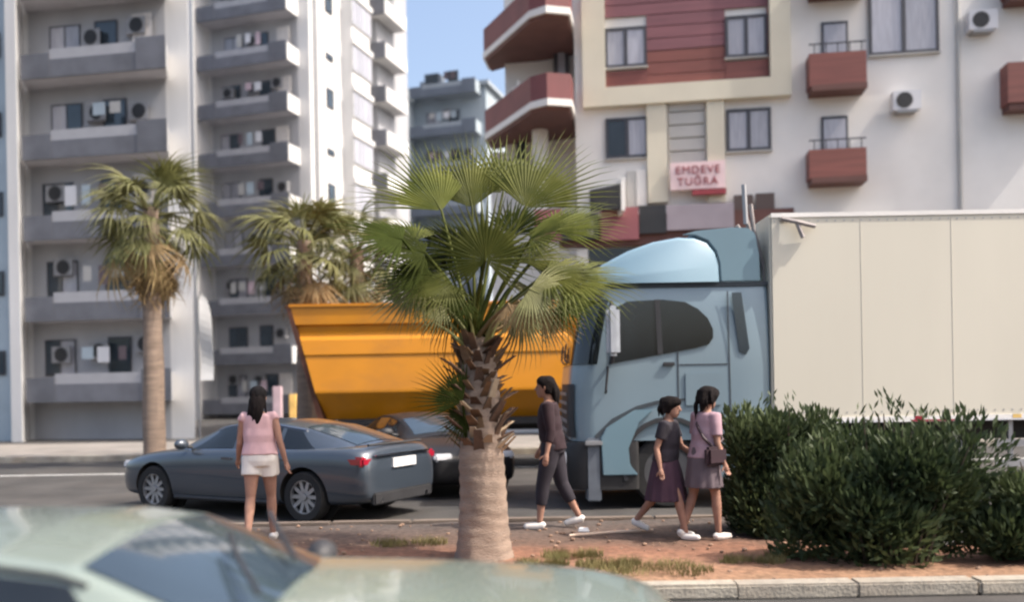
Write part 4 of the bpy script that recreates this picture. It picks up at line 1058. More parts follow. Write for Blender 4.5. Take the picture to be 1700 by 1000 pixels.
def fastback(L=4.7, Wd=1.85, H=1.34):
    hw = Wd/2
    return dict(W=Wd, wrad=0.335, wf=1.42, wr=-1.38,
        body=[(2.33, 0.36, 0.60, 0.62, hw*0.55, hw*0.40), (2.28, 0.24, 0.66, 0.70, hw*0.78, hw*0.62), (2.05, 0.20, 0.74, 0.80, hw*0.93, hw*0.72), (1.6, 0.19, 0.82, 0.885, hw*0.985, hw*0.78),
              (1.0, 0.19, 0.88, 0.94, hw, hw*0.82), (0.3, 0.19, 0.91, 0.945, hw, hw*0.85), (-0.6, 0.19, 0.925, 0.955, hw, hw*0.85), (-1.3, 0.19, 0.945, 0.97, hw*1.0, hw*0.83), (-1.9, 0.21, 0.955, 1.0, hw*0.965, hw*0.78),
              (-2.2, 0.24, 0.93, 1.0, hw*0.92, hw*0.74), (-2.31, 0.28, 0.80, 0.95, hw*0.86, hw*0.66), (-2.35, 0.36, 0.66, 0.72, hw*0.8, hw*0.6)],
        roof=[(1.10, 0.945, hw*0.70, 0.90, hw*0.84), (0.85, 1.06, hw*0.68, 0.90, hw*0.88), (0.25, H-0.055, hw*0.64, 0.905, hw*0.90), (-0.15, H, hw*0.63, 0.91, hw*0.905), (-0.7, H-0.015, hw*0.625, 0.915, hw*0.90),
              (-1.2, H-0.09, hw*0.61, 0.925, hw*0.885), (-1.7, H-0.22, hw*0.60, 0.935, hw*0.85), (-2.05, H-0.325, hw*0.62, 0.95, hw*0.80)],
        side_glass=[('front_side_window', 0.72, -0.08, -0.40, 0.02), ('rear_side_window', -0.15, -0.88, 0.02, 0.06), ('quarter_window', -0.95, -1.52, 0.06, 0.36)],
        ws=(1.0, 0.30), rw=(-1.15, -1.98), zlight=0.74, zhead=0.60, tail_x=-2.26, mirror=(0.72, 0.93), handles=(-0.05, -0.95), hz=0.80, plate=(-0.012, 0.70), sill=(1.0, -0.95))

PB = fastback()
phi = R(28)
h_ = Vector((-math.cos(phi), math.sin(phi), 0)); l_ = Vector((-math.sin(phi), -math.cos(phi), 0))
wp = W(508, HOR, 11.85); wp.z = 0
cc = wp + h_*1.38 - l_*0.80
sedan = make_car('sedan', 'slate grey fastback sedan behind the woman in the black cap', cc, math.atan2(h_.y, h_.x), M_sedan, PB, M_rim, 10)
# rear trunk details
MB().box(-2.36, -2.30, -0.62, 0.62, 0.865, 0.885).build('trunk_trim', M_chrome, sedan)
MB().tube([(-2.22, y, 1.005) for y in (-0.6, -0.3, 0, 0.3, 0.6)], 0.018, 6).build('spoiler_lip', M_plast, sedan)

# black car behind the sedan, mostly hidden by the trunk
PH = fastback(Wd=1.72, H=1.30)
ph = math.atan2(-0.9, 0.42)
hd_ = Vector((math.cos(ph), math.sin(ph), 0))
cc2 = Vector((-0.58, 13.95, 0)) - hd_*2.3
make_car('hatchback', 'black car between the grey sedan and the palm trunk', cc2, ph, M_blackcar, PH, M_rimst, 0, detail=False)

# foreground car: roof low, bonnet towards the photograph's middle
hw = 0.88
PF = dict(W=1.76, wrad=0.31, wf=1.46, wr=-1.25,
    body=[(2.26, 0.34, 0.66, 0.70, hw*0.74, hw*0.6), (2.20, 0.24, 0.78, 0.83, hw*0.88, hw*0.72), (2.02, 0.20, 0.825, 0.895, hw*0.95, hw*0.8), (1.60, 0.19, 0.875, 0.950, hw*0.985, hw*0.84), (0.8, 0.19, 0.900, 0.985, hw, hw*0.86), (0.3, 0.19, 0.905, 1.000, hw, hw*0.88),
          (-0.6, 0.19, 0.905, 0.945, hw, hw*0.88), (-1.3, 0.19, 0.905, 0.945, hw, hw*0.88), (-1.75, 0.21, 0.905, 0.965, hw*0.98, hw*0.85), (-2.05, 0.24, 0.875, 0.945, hw*0.93, hw*0.8), (-2.15, 0.34, 0.7, 0.75, hw*0.85, hw*0.7)],
    roof=[(0.72, 0.980, hw*0.80, 0.895, hw*0.88), (0.55, 1.045, hw*0.79, 0.895, hw*0.90), (0.12, 1.230, hw*0.74, 0.900, hw*0.91), (-0.15, 1.270, hw*0.73, 0.900, hw*0.91), (-0.7, 1.280, hw*0.73, 0.900, hw*0.91), (-1.2, 1.260, hw*0.72, 0.900, hw*0.905), (-1.55, 1.165, hw*0.71, 0.905, hw*0.89), (-1.85, 0.995, hw*0.72, 0.910, hw*0.87)],
    side_glass=[('front_side_window', 0.42, -0.42, -0.28, 0.0), ('rear_side_window', -0.5, -1.2, 0.0, 0.02), ('quarter_window', -1.27, -1.58, 0.02, 0.18)],
    ws=(0.68, 0.14), rw=(-1.3, -1.8), zlight=0.74, zhead=0.66, tail_x=-2.02, mirror=(0.58, 0.86), handles=(-0.30, -1.1), hz=0.84, plate=(-0.012, 0.6), sill=(0.95, -0.9))
fc = make_car('parked_car', 'pale green car whose roof and bonnet cross the bottom of the view', ((508-850)/F*3.55-0.72, 3.5, -0.0), 0.0, M_pale, PF, M_rim, 8, detail=False)
for k in range(2):
    MB().tube([(0.66-0.02*k, -0.45+0.6*k, 1.065), (0.50, -0.15+0.6*k, 1.13), (0.40, 0.08+0.6*k, 1.18)], 0.012, 6).build('wiper', M_plast, fc)

# ================================================================== PALMS
def fan_mesh(b, hub, d, n_, r, nl=30, A=118, droop=0.12, rnd=random, ragged=0.12, fold=0.5):
    d = Vector(d).normalized(); n_ = Vector(n_); n_ = (n_ - d*n_.dot(d)).normalized(); s_ = d.cross(n_).normalized()
    hub = Vector(hub); step = 2*R(A)/(nl-1)
    for i in range(nl):
        th = -R(A)+step*i + rnd.uniform(-0.15, 0.15)*step
        L = r*(0.74+0.26*math.cos(th*0.75))*(1-rnd.uniform(0, ragged))
        u = d*math.cos(th)+s_*math.sin(th); v = -d*math.sin(th)+s_*math.cos(th)
        rows = []
        for t, wf in ((0.03, 0.5), (0.24, 1.0), (0.44, 1.0), (0.60, 0.56), (0.80, 0.27), (1.0, 0.02)):
            hwid = min(step*0.5*t*L, step*0.5*0.44*L) * wf * 1.02
            if t <= 0.44: hwid = step*0.5*t*L*1.02
            z = -droop*r*(t**2.6)*(1+0.6*abs(math.sin(th))) + rnd.uniform(-0.01, 0.01)*r*t
            if t > 0.8: z -= r*0.05*rnd.random()
            c = hub + u*(L*t) + n_*z
            rows.append([b.P(c - v*hwid), b.P(c + n_*(hwid*fold)), b.P(c + v*hwid)])
        for a, c in zip(rows, rows[1:]):
            b.F(a[0], a[1], c[1], c[0]); b.F(a[1], a[2], c[2], c[1])
def frond(parent, base, hub, d, n_, r, m, rnd, nl=30, A=118, droop=0.12, ragged=0.12, name='frond', pw=0.016):
    b = MB(); base = Vector(base); hub = Vector(hub)
    mid = (base+hub)/2 + Vector((0, 0, 0.06*(hub-base).length))
    b.cur = 0; fan_mesh(b, hub, d, n_, r, nl, A, droop, rnd, ragged)
    b.cur = 1; b.tube([base, mid, hub, hub + Vector(d).normalized()*r*0.18], [pw*1.7, pw, pw*0.8, 0.004], 6)
    return b.build(name, [m, M_pet], parent)

def hero_palm():
    rnd = random.Random(11)
    YP = 8.72
    base = G(806, 926, 0.10); YP = base.y
    o = Vector((base.x, base.y, 0.08))
    t = empty('fan_palm', o, 'young fan palm with thick trunk in front of the yellow tipper', 'palm tree')
    # trunk
    def zc(py): return W(806, py, YP).z - o.z
    ppm = F/YP
    pr = [(-0.06, 0.290), (0.03, 0.282), (0.12, 0.262), (0.35, 0.238), (0.7, 0.222), (1.0, 0.206), (1.1, 0.200), (1.35, 0.19), (1.7, 0.18), (1.95, 0.16), (2.15, 0.10)]
    n = 40; rings = []
    zz = -0.06; zs = []
    while zz < 2.15: zs.append(zz); zz += 0.035
    for z in zs:
        for a, c in zip(pr, pr[1:]):
            if a[0] <= z <= c[0]: r = a[1]+(c[1]-a[1])*(z-a[0])/(c[0]-a[0]); break
        lean = -0.02*z
        rg = []
        for k in range(n):
            th = 2*math.pi*k/n
            q = noise.noise(Vector((math.cos(th)*1.5, math.sin(th)*1.5, z*2.5)))*0.02 + 0.006*math.sin(z*52+noise.noise(Vector((th, z, 0)))*3)
            if z < 0.12: q += 0.02*abs(noise.noise(Vector((math.cos(th)*4, math.sin(th)*4, 0))))
            rg.append((lean+(r+q)*math.cos(th), (r+q)*math.sin(th), z))
        rings.append(rg)
    MB().loft(rings).build('trunk', M_bark, t, smooth=True, angle=80)
    # leaf bases around the upper trunk
    for k in range(110):
        f = k/110; z = 1.02 + 1.05*f; th = k*2.399963 + rnd.uniform(-0.2, 0.2)
        r = 0.205 - 0.06*f
        e = Vector((math.cos(th), math.sin(th), 0)); sdv = Vector((-math.sin(th), math.cos(th), 0))
        L = rnd.uniform(0.10, 0.26); wd = rnd.uniform(0.03, 0.065); tilt = rnd.uniform(0.35, 1.25)
        p0 = e*(r-0.03) + Vector((-0.02*z, 0, z)); p1 = p0 + (e*math.sin(tilt)*0.6+Vector((0, 0, 1))*math.cos(tilt)*0.9).normalized()*L
        p1 += e*0.05
        th_ = 0.016
        b = MB()
        q0 = [p0-sdv*wd+e*th_, p0+sdv*wd+e*th_, p0+sdv*wd-e*th_, p0-sdv*wd-e*th_]
        w2_ = wd*rnd.uniform(0.35, 0.7)
        q1 = [p1-sdv*w2_+e*th_*0.7, p1+sdv*w2_+e*th_*0.7, p1+sdv*w2_-e*th_*0.7, p1-sdv*w2_-e*th_*0.7]
        b.prism(q0, q1); b.build('leaf_base', M_stubl if (rnd.random() < 0.33 and f < 0.5) else M_stub, t)
    crown = Vector((-0.04, 0, 2.10))
    def L(px, py, dY): return W(px, py, YP+dY) - o
    def leaf(hx, hy, dY, ang, r_px, m, dy=0.0, tilt=(0, -1, 0.25), A=118, nl=32, droop=0.12, fx=None):
        hub = L(hx, hy, dY)
        d = Vector((math.sin(R(ang)), dy, math.cos(R(ang))))
        base_ = crown + Vector((rnd.uniform(-0.06, 0.06), rnd.uniform(-0.06, 0.06), rnd.uniform(-0.12, 0.05)))
        frond(t, base_, hub, d, tilt, r_px/(F/(YP+dY)), m, rnd, nl, A, droop)
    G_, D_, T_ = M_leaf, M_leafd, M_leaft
    leaf(806, 432, -0.75, 0, 132, G_, dy=-0.15, tilt=(0, -1, -0.25), A=138, nl=40, droop=0.05)      # large fan facing the camera
    leaf(872, 345, 0.05, 26, 182, G_, dy=0.25, tilt=(-0.2, -1, 0.3), A=66, nl=30)
    leaf(882, 396, -0.3, 58, 125, G_, dy=-0.3, tilt=(-0.6, -0.5, 0.9), A=100)
    leaf(784, 345, 0.25, -10, 158, G_, dy=0.2, tilt=(0.1, -1, 0.3), A=58, nl=28)
    leaf(733, 350, 0.10, -30, 170, G_, dy=0.2, tilt=(0.3, -1, 0.4), A=60, nl=28)
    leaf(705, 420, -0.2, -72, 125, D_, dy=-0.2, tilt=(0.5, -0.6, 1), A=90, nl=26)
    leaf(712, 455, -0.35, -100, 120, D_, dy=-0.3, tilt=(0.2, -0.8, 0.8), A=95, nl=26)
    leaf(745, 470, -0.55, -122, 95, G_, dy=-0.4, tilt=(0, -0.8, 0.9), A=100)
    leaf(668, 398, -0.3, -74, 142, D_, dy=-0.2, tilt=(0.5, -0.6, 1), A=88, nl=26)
    leaf(690, 480, -0.3, -104, 100, M_leafo, dy=-0.3, tilt=(0.3, -0.8, 0.7), A=85, nl=24)
    leaf(938, 462, -0.3, 97, 140, G_, dy=-0.2, tilt=(-0.3, -0.7, 1), A=80, nl=26)
    leaf(930, 490, 0.1, 112, 105, D_, dy=0.0, tilt=(-0.3, -0.8, 0.8), A=85, nl=24)
    leaf(905, 455, -0.25, 92, 135, G_, dy=-0.15, tilt=(-0.2, -0.7, 1), A=85, nl=28)
    leaf(880, 480, -0.45, 118, 105, M_leafo, dy=-0.3, tilt=(-0.2, -0.8, 0.6), A=90)
    leaf(862, 500, -0.2, 140, 80, T_, dy=-0.2, tilt=(0, -1, 0.3), A=70, nl=22)
    leaf(735, 505, -0.2, -118, 80, M_leafo, dy=-0.2, tilt=(0, -1, 0.5), A=80, nl=22)
    leaf(770, 500, -0.5, -150, 60, D_, dy=-0.3, tilt=(0, -1, 0.5), A=80, nl=22)
    leaf(835, 320, 0.55, 8, 150, G_, dy=0.45, tilt=(0, -1, 0.5), A=90)
    leaf(690, 400, 0.5, -58, 120, G_, dy=0.4, tilt=(0.4, -0.8, 0.8), A=90)
    leaf(925, 385, 0.4, 52, 130, G_, dy=0.4, tilt=(-0.4, -0.8, 0.8), A=90)
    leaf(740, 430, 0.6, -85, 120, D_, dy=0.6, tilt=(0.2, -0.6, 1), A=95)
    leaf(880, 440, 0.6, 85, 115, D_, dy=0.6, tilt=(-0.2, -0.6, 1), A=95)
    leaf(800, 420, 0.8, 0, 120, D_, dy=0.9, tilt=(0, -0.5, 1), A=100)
    leaf(845, 505, -0.45, 160, 70, T_, dy=-0.2, tilt=(0, -1, 0.2), A=60, nl=20)
    leaf(900, 520, 0.05, 125, 85, T_, dy=0, tilt=(0, -1, 0.2), A=55, nl=18)
    for k in range(9):
        a_ = -125 + 250*k/8 + rnd.uniform(-8, 8); rr__ = rnd.uniform(45, 120)
        hx = 806 + math.sin(R(a_))*rr__*0.95; hy = 470 - math.cos(R(a_))*rr__*0.85
        leaf(hx, hy, rnd.uniform(0.1, 0.75), a_, rnd.uniform(95, 140), D_ if rnd.random() < 0.65 else (M_leafo if abs(a_) > 80 else G_), dy=rnd.uniform(0.1, 0.7), tilt=(-math.sin(R(a_))*0.4, -0.8, 0.7), A=rnd.uniform(62, 88), nl=24, droop=rnd.uniform(0.1, 0.35))
    # low sucker leaf beside the trunk
    frond(t, (-0.15, -0.1, 1.12), L(768, 668, -0.25), (-0.75, -0.1, 0.62), (0.3, -1, 0.2), 95/ppm, D_, rnd, 22, 62, 0.1)
    frond(t, (-0.15, -0.05, 1.10), L(772, 690, -0.15), (-0.55, -0.1, -0.35), (0.3, -1, 0.4), 60/ppm, D_, rnd, 18, 70, 0.1)
    # stalk ends and dry stalks hanging in the crown
    for k in range(12):
        th = rnd.uniform(0, 6.28); b = MB(); p = crown + Vector((math.cos(th)*0.08, math.sin(th)*0.08, -0.1))
        q = p + Vector((math.cos(th)*rnd.uniform(0.15, 0.4), math.sin(th)*rnd.uniform(0.15, 0.4), rnd.uniform(0.15, 0.55)))
        b.tube([p, (p+q)/2+Vector((0, 0, 0.03)), q], [0.024, 0.016, 0.009], 6); b.build('leaf_stalk', M_pet, t)
    return t
hero_palm()

def bg_palm(label, px, pytop, Y, spread, trunk_h=None, seed=1, n=44):
    rnd = random.Random(seed)
    p = W(px, pytop, Y)
    t = empty('shaggy_palm', (p.x, p.y, 0), label, 'palm tree', 'shaggy palms behind the traffic')
    h = p.z
    protos = BGP
    b = MB(); rings = []
    for k in range(14):
        z = h*k/13; r = 0.26-0.09*k/13
        rings.append([(r*math.cos(2*math.pi*j/14)*(1+0.08*math.sin(j*3+k)), r*math.sin(2*math.pi*j/14), z) for j in range(14)])
    b.loft(rings); b.build('trunk', M_bark, t, smooth=True)
    for k in range(n):
        f = k/n; az = k*2.399963+rnd.uniform(-0.3, 0.3)
        el = R(78 - 165*f + rnd.uniform(-10, 10))
        kind = 0 if f < 0.42 else (1 if f < 0.68 else 2)
        src = protos[kind]
        o = src.copy(); link(o, t)
        o.location = (0, 0, h - 0.15 - 1.1*max(0, f-0.35))
        o.rotation_euler = Euler((el, rnd.uniform(-0.5, 0.5), az-math.pi/2), 'XYZ')
        s_ = spread*rnd.uniform(0.8, 1.15); o.scale = (s_, s_, s_)
    return t
# prototype fronds along +y, normal +z
BGP = []
tmp = empty('proto', (0, 0, 0), None, None)
for m in (M_leafo, M_leafo, M_leaft):
    BGP.append(frond(tmp, (0, 0, 0), (0, 0.75, 0.0), (0, 1, -0.15), (0, 0, 1), 0.85, m, random.Random(len(BGP)+3), 18, 90, 0.45, 0.3, pw=0.02))
bg_palm('olive and straw coloured shaggy palm rising above the left end of the yellow tipper', 505, 400, 21.5, 1.12, seed=2)
bg_palm('shaggy palm with hanging dry fronds close beside the fan palm', 592, 415, 22.5, 1.05, seed=5)
bg_palm('shaggy palm with green top in front of the nearest apartment block', 250, 345, 21.0, 1.12, seed=9, n=50)
for o in BGP: bpy.data.objects.remove(o)
bpy.data.objects.remove(tmp)

# ================================================================== BUSHES
def bush(label, c, rx, ry, rz, nleaf, seed, pale=0.12):
    rnd = random.Random(seed)
    t = empty('oleander_bush', (c[0], c[1], 0.08), label, 'bush', 'bushes on the median')
    b = MB(); b.cur = 0
    lobes = [(Vector((rnd.uniform(-0.75, 0.75)*rx, rnd.uniform(-0.6, 0.6)*ry, rz*rnd.uniform(0.18, 1.3))), rnd.uniform(0.28, 0.5)) for _ in range(34)]
    for k in range(nleaf):
        lc, lr = lobes[rnd.randrange(len(lobes))]
        v = Vector((rnd.gauss(0, 1), rnd.gauss(0, 1), rnd.gauss(0, 1))).normalized()
        p = lc + Vector((v.x*rx*lr, v.y*ry*lr, v.z*rz*lr*0.9)) * (rnd.random()**0.4)*1.15
        if p.z < 0.03: p.z = rnd.uniform(0.03, 0.25)
        d = (v + Vector((0, 0, 0.9)) + Vector((rnd.uniform(-.6, .6), rnd.uniform(-.6, .6), rnd.uniform(-.5, .5)))).normalized()
        s_ = d.cross(Vector((rnd.uniform(-1, 1), rnd.uniform(-1, 1), rnd.uniform(-1, 1)))).normalized()
        L = rnd.uniform(0.07, 0.14); wd = L*0.16
        b.cur = 1 if rnd.random() < pale else 0
        i0 = b.P(p - d*L*0.5); i1 = b.P(p + s_*wd); i2 = b.P(p + d*L*0.5); i3 = b.P(p - s_*wd)
        b.F(i0, i1, i2, i3)
    for k in range(16):     # leafy shoots above the mass
        x_, y_ = rnd.uniform(-0.8, 0.8)*rx, rnd.uniform(-0.6, 0.6)*ry
        for j in range(26):
            p = Vector((x_+rnd.uniform(-.07, .07), y_+rnd.uniform(-.07, .07), rz*(1.2+0.8*rnd.random())*(1-0.35*abs(x_)/rx)))
            d = Vector((rnd.uniform(-.8, .8), rnd.uniform(-.8, .8), 1)).normalized(); s_ = d.cross(Vector((rnd.uniform(-1, 1), 1, 0))).normalized()
            b.cur = 1 if rnd.random() < pale else 0
            i0 = b.P(p-d*0.05); i1 = b.P(p+s_*0.012); i2 = b.P(p+d*0.05); i3 = b.P(p-s_*0.012); b.F(i0, i1, i2, i3)
    fo = b.build('foliage', [M_bush, M_bush2], t); fo['kind'] = 'stuff'
    b = MB()
    for k in range(26):
        x_, y_ = rnd.uniform(-0.35, 0.35)*rx, rnd.uniform(-0.35, 0.35)*ry
        e = Vector((x_*2.2, y_*2.2, rz*rnd.uniform(1.0, 1.7)))
        b.tube([(x_, y_, -0.02), (x_*1.5, y_*1.5, e.z*0.5), tuple(e)], [0.016, 0.011, 0.005], 5)
    b.build('stems', M_twig, t)['kind'] = 'stuff'
c1 = G(1316, 893, 0.1)
bush('rounded dark green bush right beside the two girls', (c1.x+0.02, c1.y+0.35), 0.66, 0.55, 0.84, 18000, 4, 0.16)
bush('largest dark bush overhanging the pale kerb before the cream trailer', (3.35, 8.15), 0.88, 0.50, 0.80, 20000, 6, 0.12)
bush('low spreading bush farthest from the palm along the kerb', (4.95, 8.1), 0.80, 0.5, 0.52, 12000, 8, 0.14)

# grass tufts and litter on the median
def grass(nm, spots, n, seed):
    rnd = random.Random(seed); b = MB()
    for _ in range(n):
        x_, y_, r_ = spots[rnd.randrange(len(spots))]
        a = rnd.uniform(0, 6.28); q = rnd.random()**0.5*r_
        p = Vector((x_+math.cos(a)*q, y_+math.sin(a)*q*0.5, 0.10)); h = rnd.uniform(0.03, 0.10)
        ln = Vector((rnd.uniform(-.5, .5), rnd.uniform(-.5, .5), 1))*h; s_ = Vector((math.cos(a), math.sin(a), 0))*0.005
        i0 = b.P(p-s_); i1 = b.P(p+s_); i2 = b.P(p+ln); b.F(i0, i1, i2)
    return tag(b.build(nm, M_grass), 'thin dry grass growing on the median soil', 'grass', kind='stuff')
sp = []
for px, py, r_ in ((1060, 945, 0.5), (1100, 952, 0.45), (1010, 940, 0.3), (1330, 925, 0.35), (1250, 935, 0.3), (950, 925, 0.3), (680, 905, 0.4), (900, 940, 0.25)):
    p = G(px, py, 0.1); sp.append((p.x, p.y, r_))
grass('grass', sp, 5200, 3)
rnd = random.Random(21); b = MB()
for _ in range(320):
    x_, y_ = rnd.uniform(-5, 4), rnd.uniform(7.45, 10.8)
    if x_ > 3 and y_ > 8.9: continue
    s_ = rnd.uniform(0.008, 0.03); b.ell((x_, y_, 0.105+s_*0.2), s_, s_*rnd.uniform(0.6, 1), s_*0.6, 6, 4)
tag(b.build('pebbles', mat('pebble', (0.25, 0.16, 0.11), 0.9, 0.3, 3)), 'small stones scattered on the median soil', 'stones', kind='stuff')
# white paper scrap near the kerb and a flat hose line
pa, pb = G(945, 893, 0.105), G(1085, 884, 0.105)
b = MB(); b.tube([(pa.x, pa.y, 0.125), ((pa.x+pb.x)/2, (pa.y+pb.y)/2+0.04, 0.125), (pb.x, pb.y, 0.125)], 0.014, 8)
tag(b.build('irrigation_hose', mat('pale_hose', (0.55, 0.42, 0.33), 0.7)), 'pale irrigation hose lying on the soil before the truck', 'hose')
pa = G(968, 886, 0.105)
b = MB(); b.prism([(-0.06, -0.04, 0), (0.07, -0.05, 0.0), (0.06, 0.05, 0.0), (-0.05, 0.04, 0)], [(-0.05, -0.03, 0.03), (0.05, -0.03, 0.05), (0.05, 0.04, 0.03), (-0.04, 0.03, 0.045)])
o = b.build('paper_scrap', M_plate, bevel=0.006); o.location = (pa.x, pa.y, 0.125); tag(o, 'crumpled white paper scrap lying beside the irrigation hose', 'litter')

# ================================================================== PEOPLE
def person(label, loc, rz, H, pose, clothes):
    """local: facing +y, right hand +x. FK pose in degrees."""
    t = empty('person', loc, label, 'person', rz=rz)
    k = H/1.62
    def V(*p): return Vector(p)*k
    lean = R(pose.get('lean', 4))
    def torso(p):   # lean forward about the pelvis
        x_, y_, z_ = p[0], p[1], p[2]-0.90
        return Vector((x_ + pose.get('sway', 0)*z_, y_*math.cos(lean)+z_*math.sin(lean), 0.90+z_*math.cos(lean)-y_*math.sin(lean)))*k
    rings = [(0.80, 0.135, 0.105, -0.01), (0.86, 0.160, 0.115, -0.015), (0.92, 0.163, 0.112, -0.012), (0.99, 0.140, 0.096, 0), (1.05, 0.122, 0.088, 0.004), (1.12, 0.130, 0.094, 0.006),
             (1.20, 0.147, 0.105, 0.012), (1.27, 0.152, 0.098, 0.006), (1.325, 0.135, 0.080, -0.004), (1.355, 0.085, 0.062, -0.008), (1.38, 0.052, 0.052, -0.006), (1.44, 0.047, 0.050, 0.006)]
    def ring_pts(z, rx, ry, yc, grow=0.0, n=20):
        return [torso(((rx+grow)*math.cos(2*math.pi*i/n), yc+(ry+grow)*math.sin(2*math.pi*i/n), z)) for i in range(n)]
    b = MB(); b.loft([ring_pts(*r) for r in rings])
    # head
    hc = torso((0, 0.022, 1.515)); 
    hd = MB()
    def headpt(p):
        return hc + (Matrix.Rotation(R(pose.get('head_turn', 0)), 3, 'Z') @ Matrix.Rotation(-lean*0.3+R(-pose.get('head_nod', 0)), 3, 'X') @ (Vector(p)*k))
    hr = []
    for z, rx, ry, yc in ((-0.112, 0.022, 0.022, 0.052), (-0.10, 0.040, 0.046, 0.036), (-0.07, 0.056, 0.070, 0.020), (-0.03, 0.066, 0.083, 0.008), (0.02, 0.072, 0.092, 0.0), (0.06, 0.071, 0.092, -0.004), (0.09, 0.058, 0.076, -0.006), (0.108, 0.032, 0.042, -0.006)):
        hr.append([headpt((rx*math.cos(2*math.pi*i/18), yc+ry*math.sin(2*math.pi*i/18), z)) for i in range(18)])
    b.loft(hr)
    b.tube([headpt((0, 0.085, 0.015)), headpt((0, 0.108, -0.025)), headpt((0, 0.088, -0.036))], [0.008*k, 0.014*k, 0.010*k], 8)     # nose
    b.tube([headpt((-0.02, 0.086, -0.063)), headpt((0, 0.093, -0.062)), headpt((0.02, 0.086, -0.063))], [0.005*k, 0.009*k, 0.005*k], 6)   # lips
    for sx in (1, -1):
        b.tube([headpt((sx*0.070, -0.002, -0.035)), headpt((sx*0.079, -0.006, 0.0)), headpt((sx*0.073, -0.01, 0.028))], [0.007*k, 0.013*k, 0.009*k], 8)  # ears
    legs, arms, feet = [], [], []
    for sx, nm in ((1, 'r'), (-1, 'l')):
        hip = V(sx*0.082, -0.005, 0.875)
        a = R(pose.get('hip_'+nm, 0)); kn = R(pose.get('knee_'+nm, 5))
        sp_ = R(pose.get('spread_'+nm, 2))*sx
        u = Vector((math.sin(sp_), math.sin(a)*math.cos(sp_), -math.cos(a)*math.cos(sp_)))
        knee = hip + u*0.405*k
        a2 = a - kn
        u2 = Vector((math.sin(sp_)*0.6, math.sin(a2), -math.cos(a2)))
        ank = knee + u2*0.40*k
        legs.append((hip, knee, ank))
        b.tube([hip+V(0, 0, 0.02), hip+u*0.10*k, hip+u*0.25*k, knee, knee+u2*0.11*k, knee+u2*0.24*k, ank],
               [0.090*k, 0.086*k, 0.068*k, 0.050*k, 0.053*k, 0.042*k, 0.031*k], 14)
        fa = R(pose.get('foot_'+nm, 0)) + min(0, a2)*0.5
        toe = ank + Vector((sx*0.01, math.cos(fa)*0.15, -0.045+math.sin(fa)*0.15))*k
        heel = ank + Vector((0, -0.045*math.cos(fa), -0.045-0.045*math.sin(fa)))*k
        b.tube([heel, ank+Vector((0, 0.03, -0.04))*k, toe], [0.028*k, 0.036*k, 0.022*k], 10)
        feet.append((heel, ank, toe))
        sh_ = torso((sx*0.155, -0.005, 1.315))
        aa = R(pose.get('arm_'+nm, 0)); ab = R(pose.get('elbow_'+nm, 15)); out = R(pose.get('out_'+nm, 10))*sx
        u = Vector((math.sin(out), math.sin(aa)*math.cos(out), -math.cos(aa)*math.cos(out)))
        elb = sh_ + u*0.275*k
        inn = R(pose.get('in_'+nm, 0))*sx
        u2 = Vector((math.sin(out-inn), math.sin(aa+ab)*math.cos(out-inn), -math.cos(aa+ab)*math.cos(out-inn)))
        wri = elb + u2*0.235*k
        arms.append((sh_, elb, wri))
        b.tube([torso((sx*0.10, -0.005, 1.315)), sh_, sh_+u*0.12*k, elb, elb+u2*0.08*k, wri], [0.045*k, 0.050*k, 0.043*k, 0.033*k, 0.034*k, 0.022*k], 12)
        # hand: palm, four unequal bent fingers, thumb from its side
        fw = u2.cross(Vector((sx, 0, 0))).normalized(); sd_ = u2.cross(fw).normalized()
        pal = wri + u2*0.075*k
        b.tube([wri-u2*0.01*k, wri+u2*0.035*k, pal], [0.021*k, 0.030*k, 0.026*k], 10)
        for q, (off, ln) in enumerate(((-0.024, 0.066), (-0.008, 0.076), (0.008, 0.072), (0.024, 0.058))):
            p0 = pal + fw*off*k - u2*0.015*k; p1 = p0 + u2*ln*0.55*k; p2 = p1 + (u2*0.75 - sd_*sx*0.5).normalized()*ln*0.5*k
            b.tube([p0, p1, p2], [0.0095*k, 0.0088*k, 0.007*k], 6)
        p0 = wri + u2*0.03*k + fw*0.026*k; p1 = p0 + (u2*0.6+fw*0.8).normalized()*0.035*k; p2 = p1 + (u2*0.9+fw*0.3).normalized()*0.028*k
        b.tube([p0, p1, p2], [0.012*k, 0.010*k, 0.008*k], 6)
    body = b.build('body', M_skin, t, mods=[('REMESH', dict(mode='VOXEL', voxel_size=0.0075*k)), ('SMOOTH', dict(factor=0.5, iterations=2))])
    for p in body.data.polygons: p.use_smooth = True
    def cloth(nm, mb, m, vox=0.011):
        o = mb.build(nm, m, t, mods=[('REMESH', dict(mode='VOXEL', voxel_size=vox*k)), ('SMOOTH', dict(factor=0.5, iterations=3))])
        for p in o.data.polygons: p.use_smooth = True
        return o
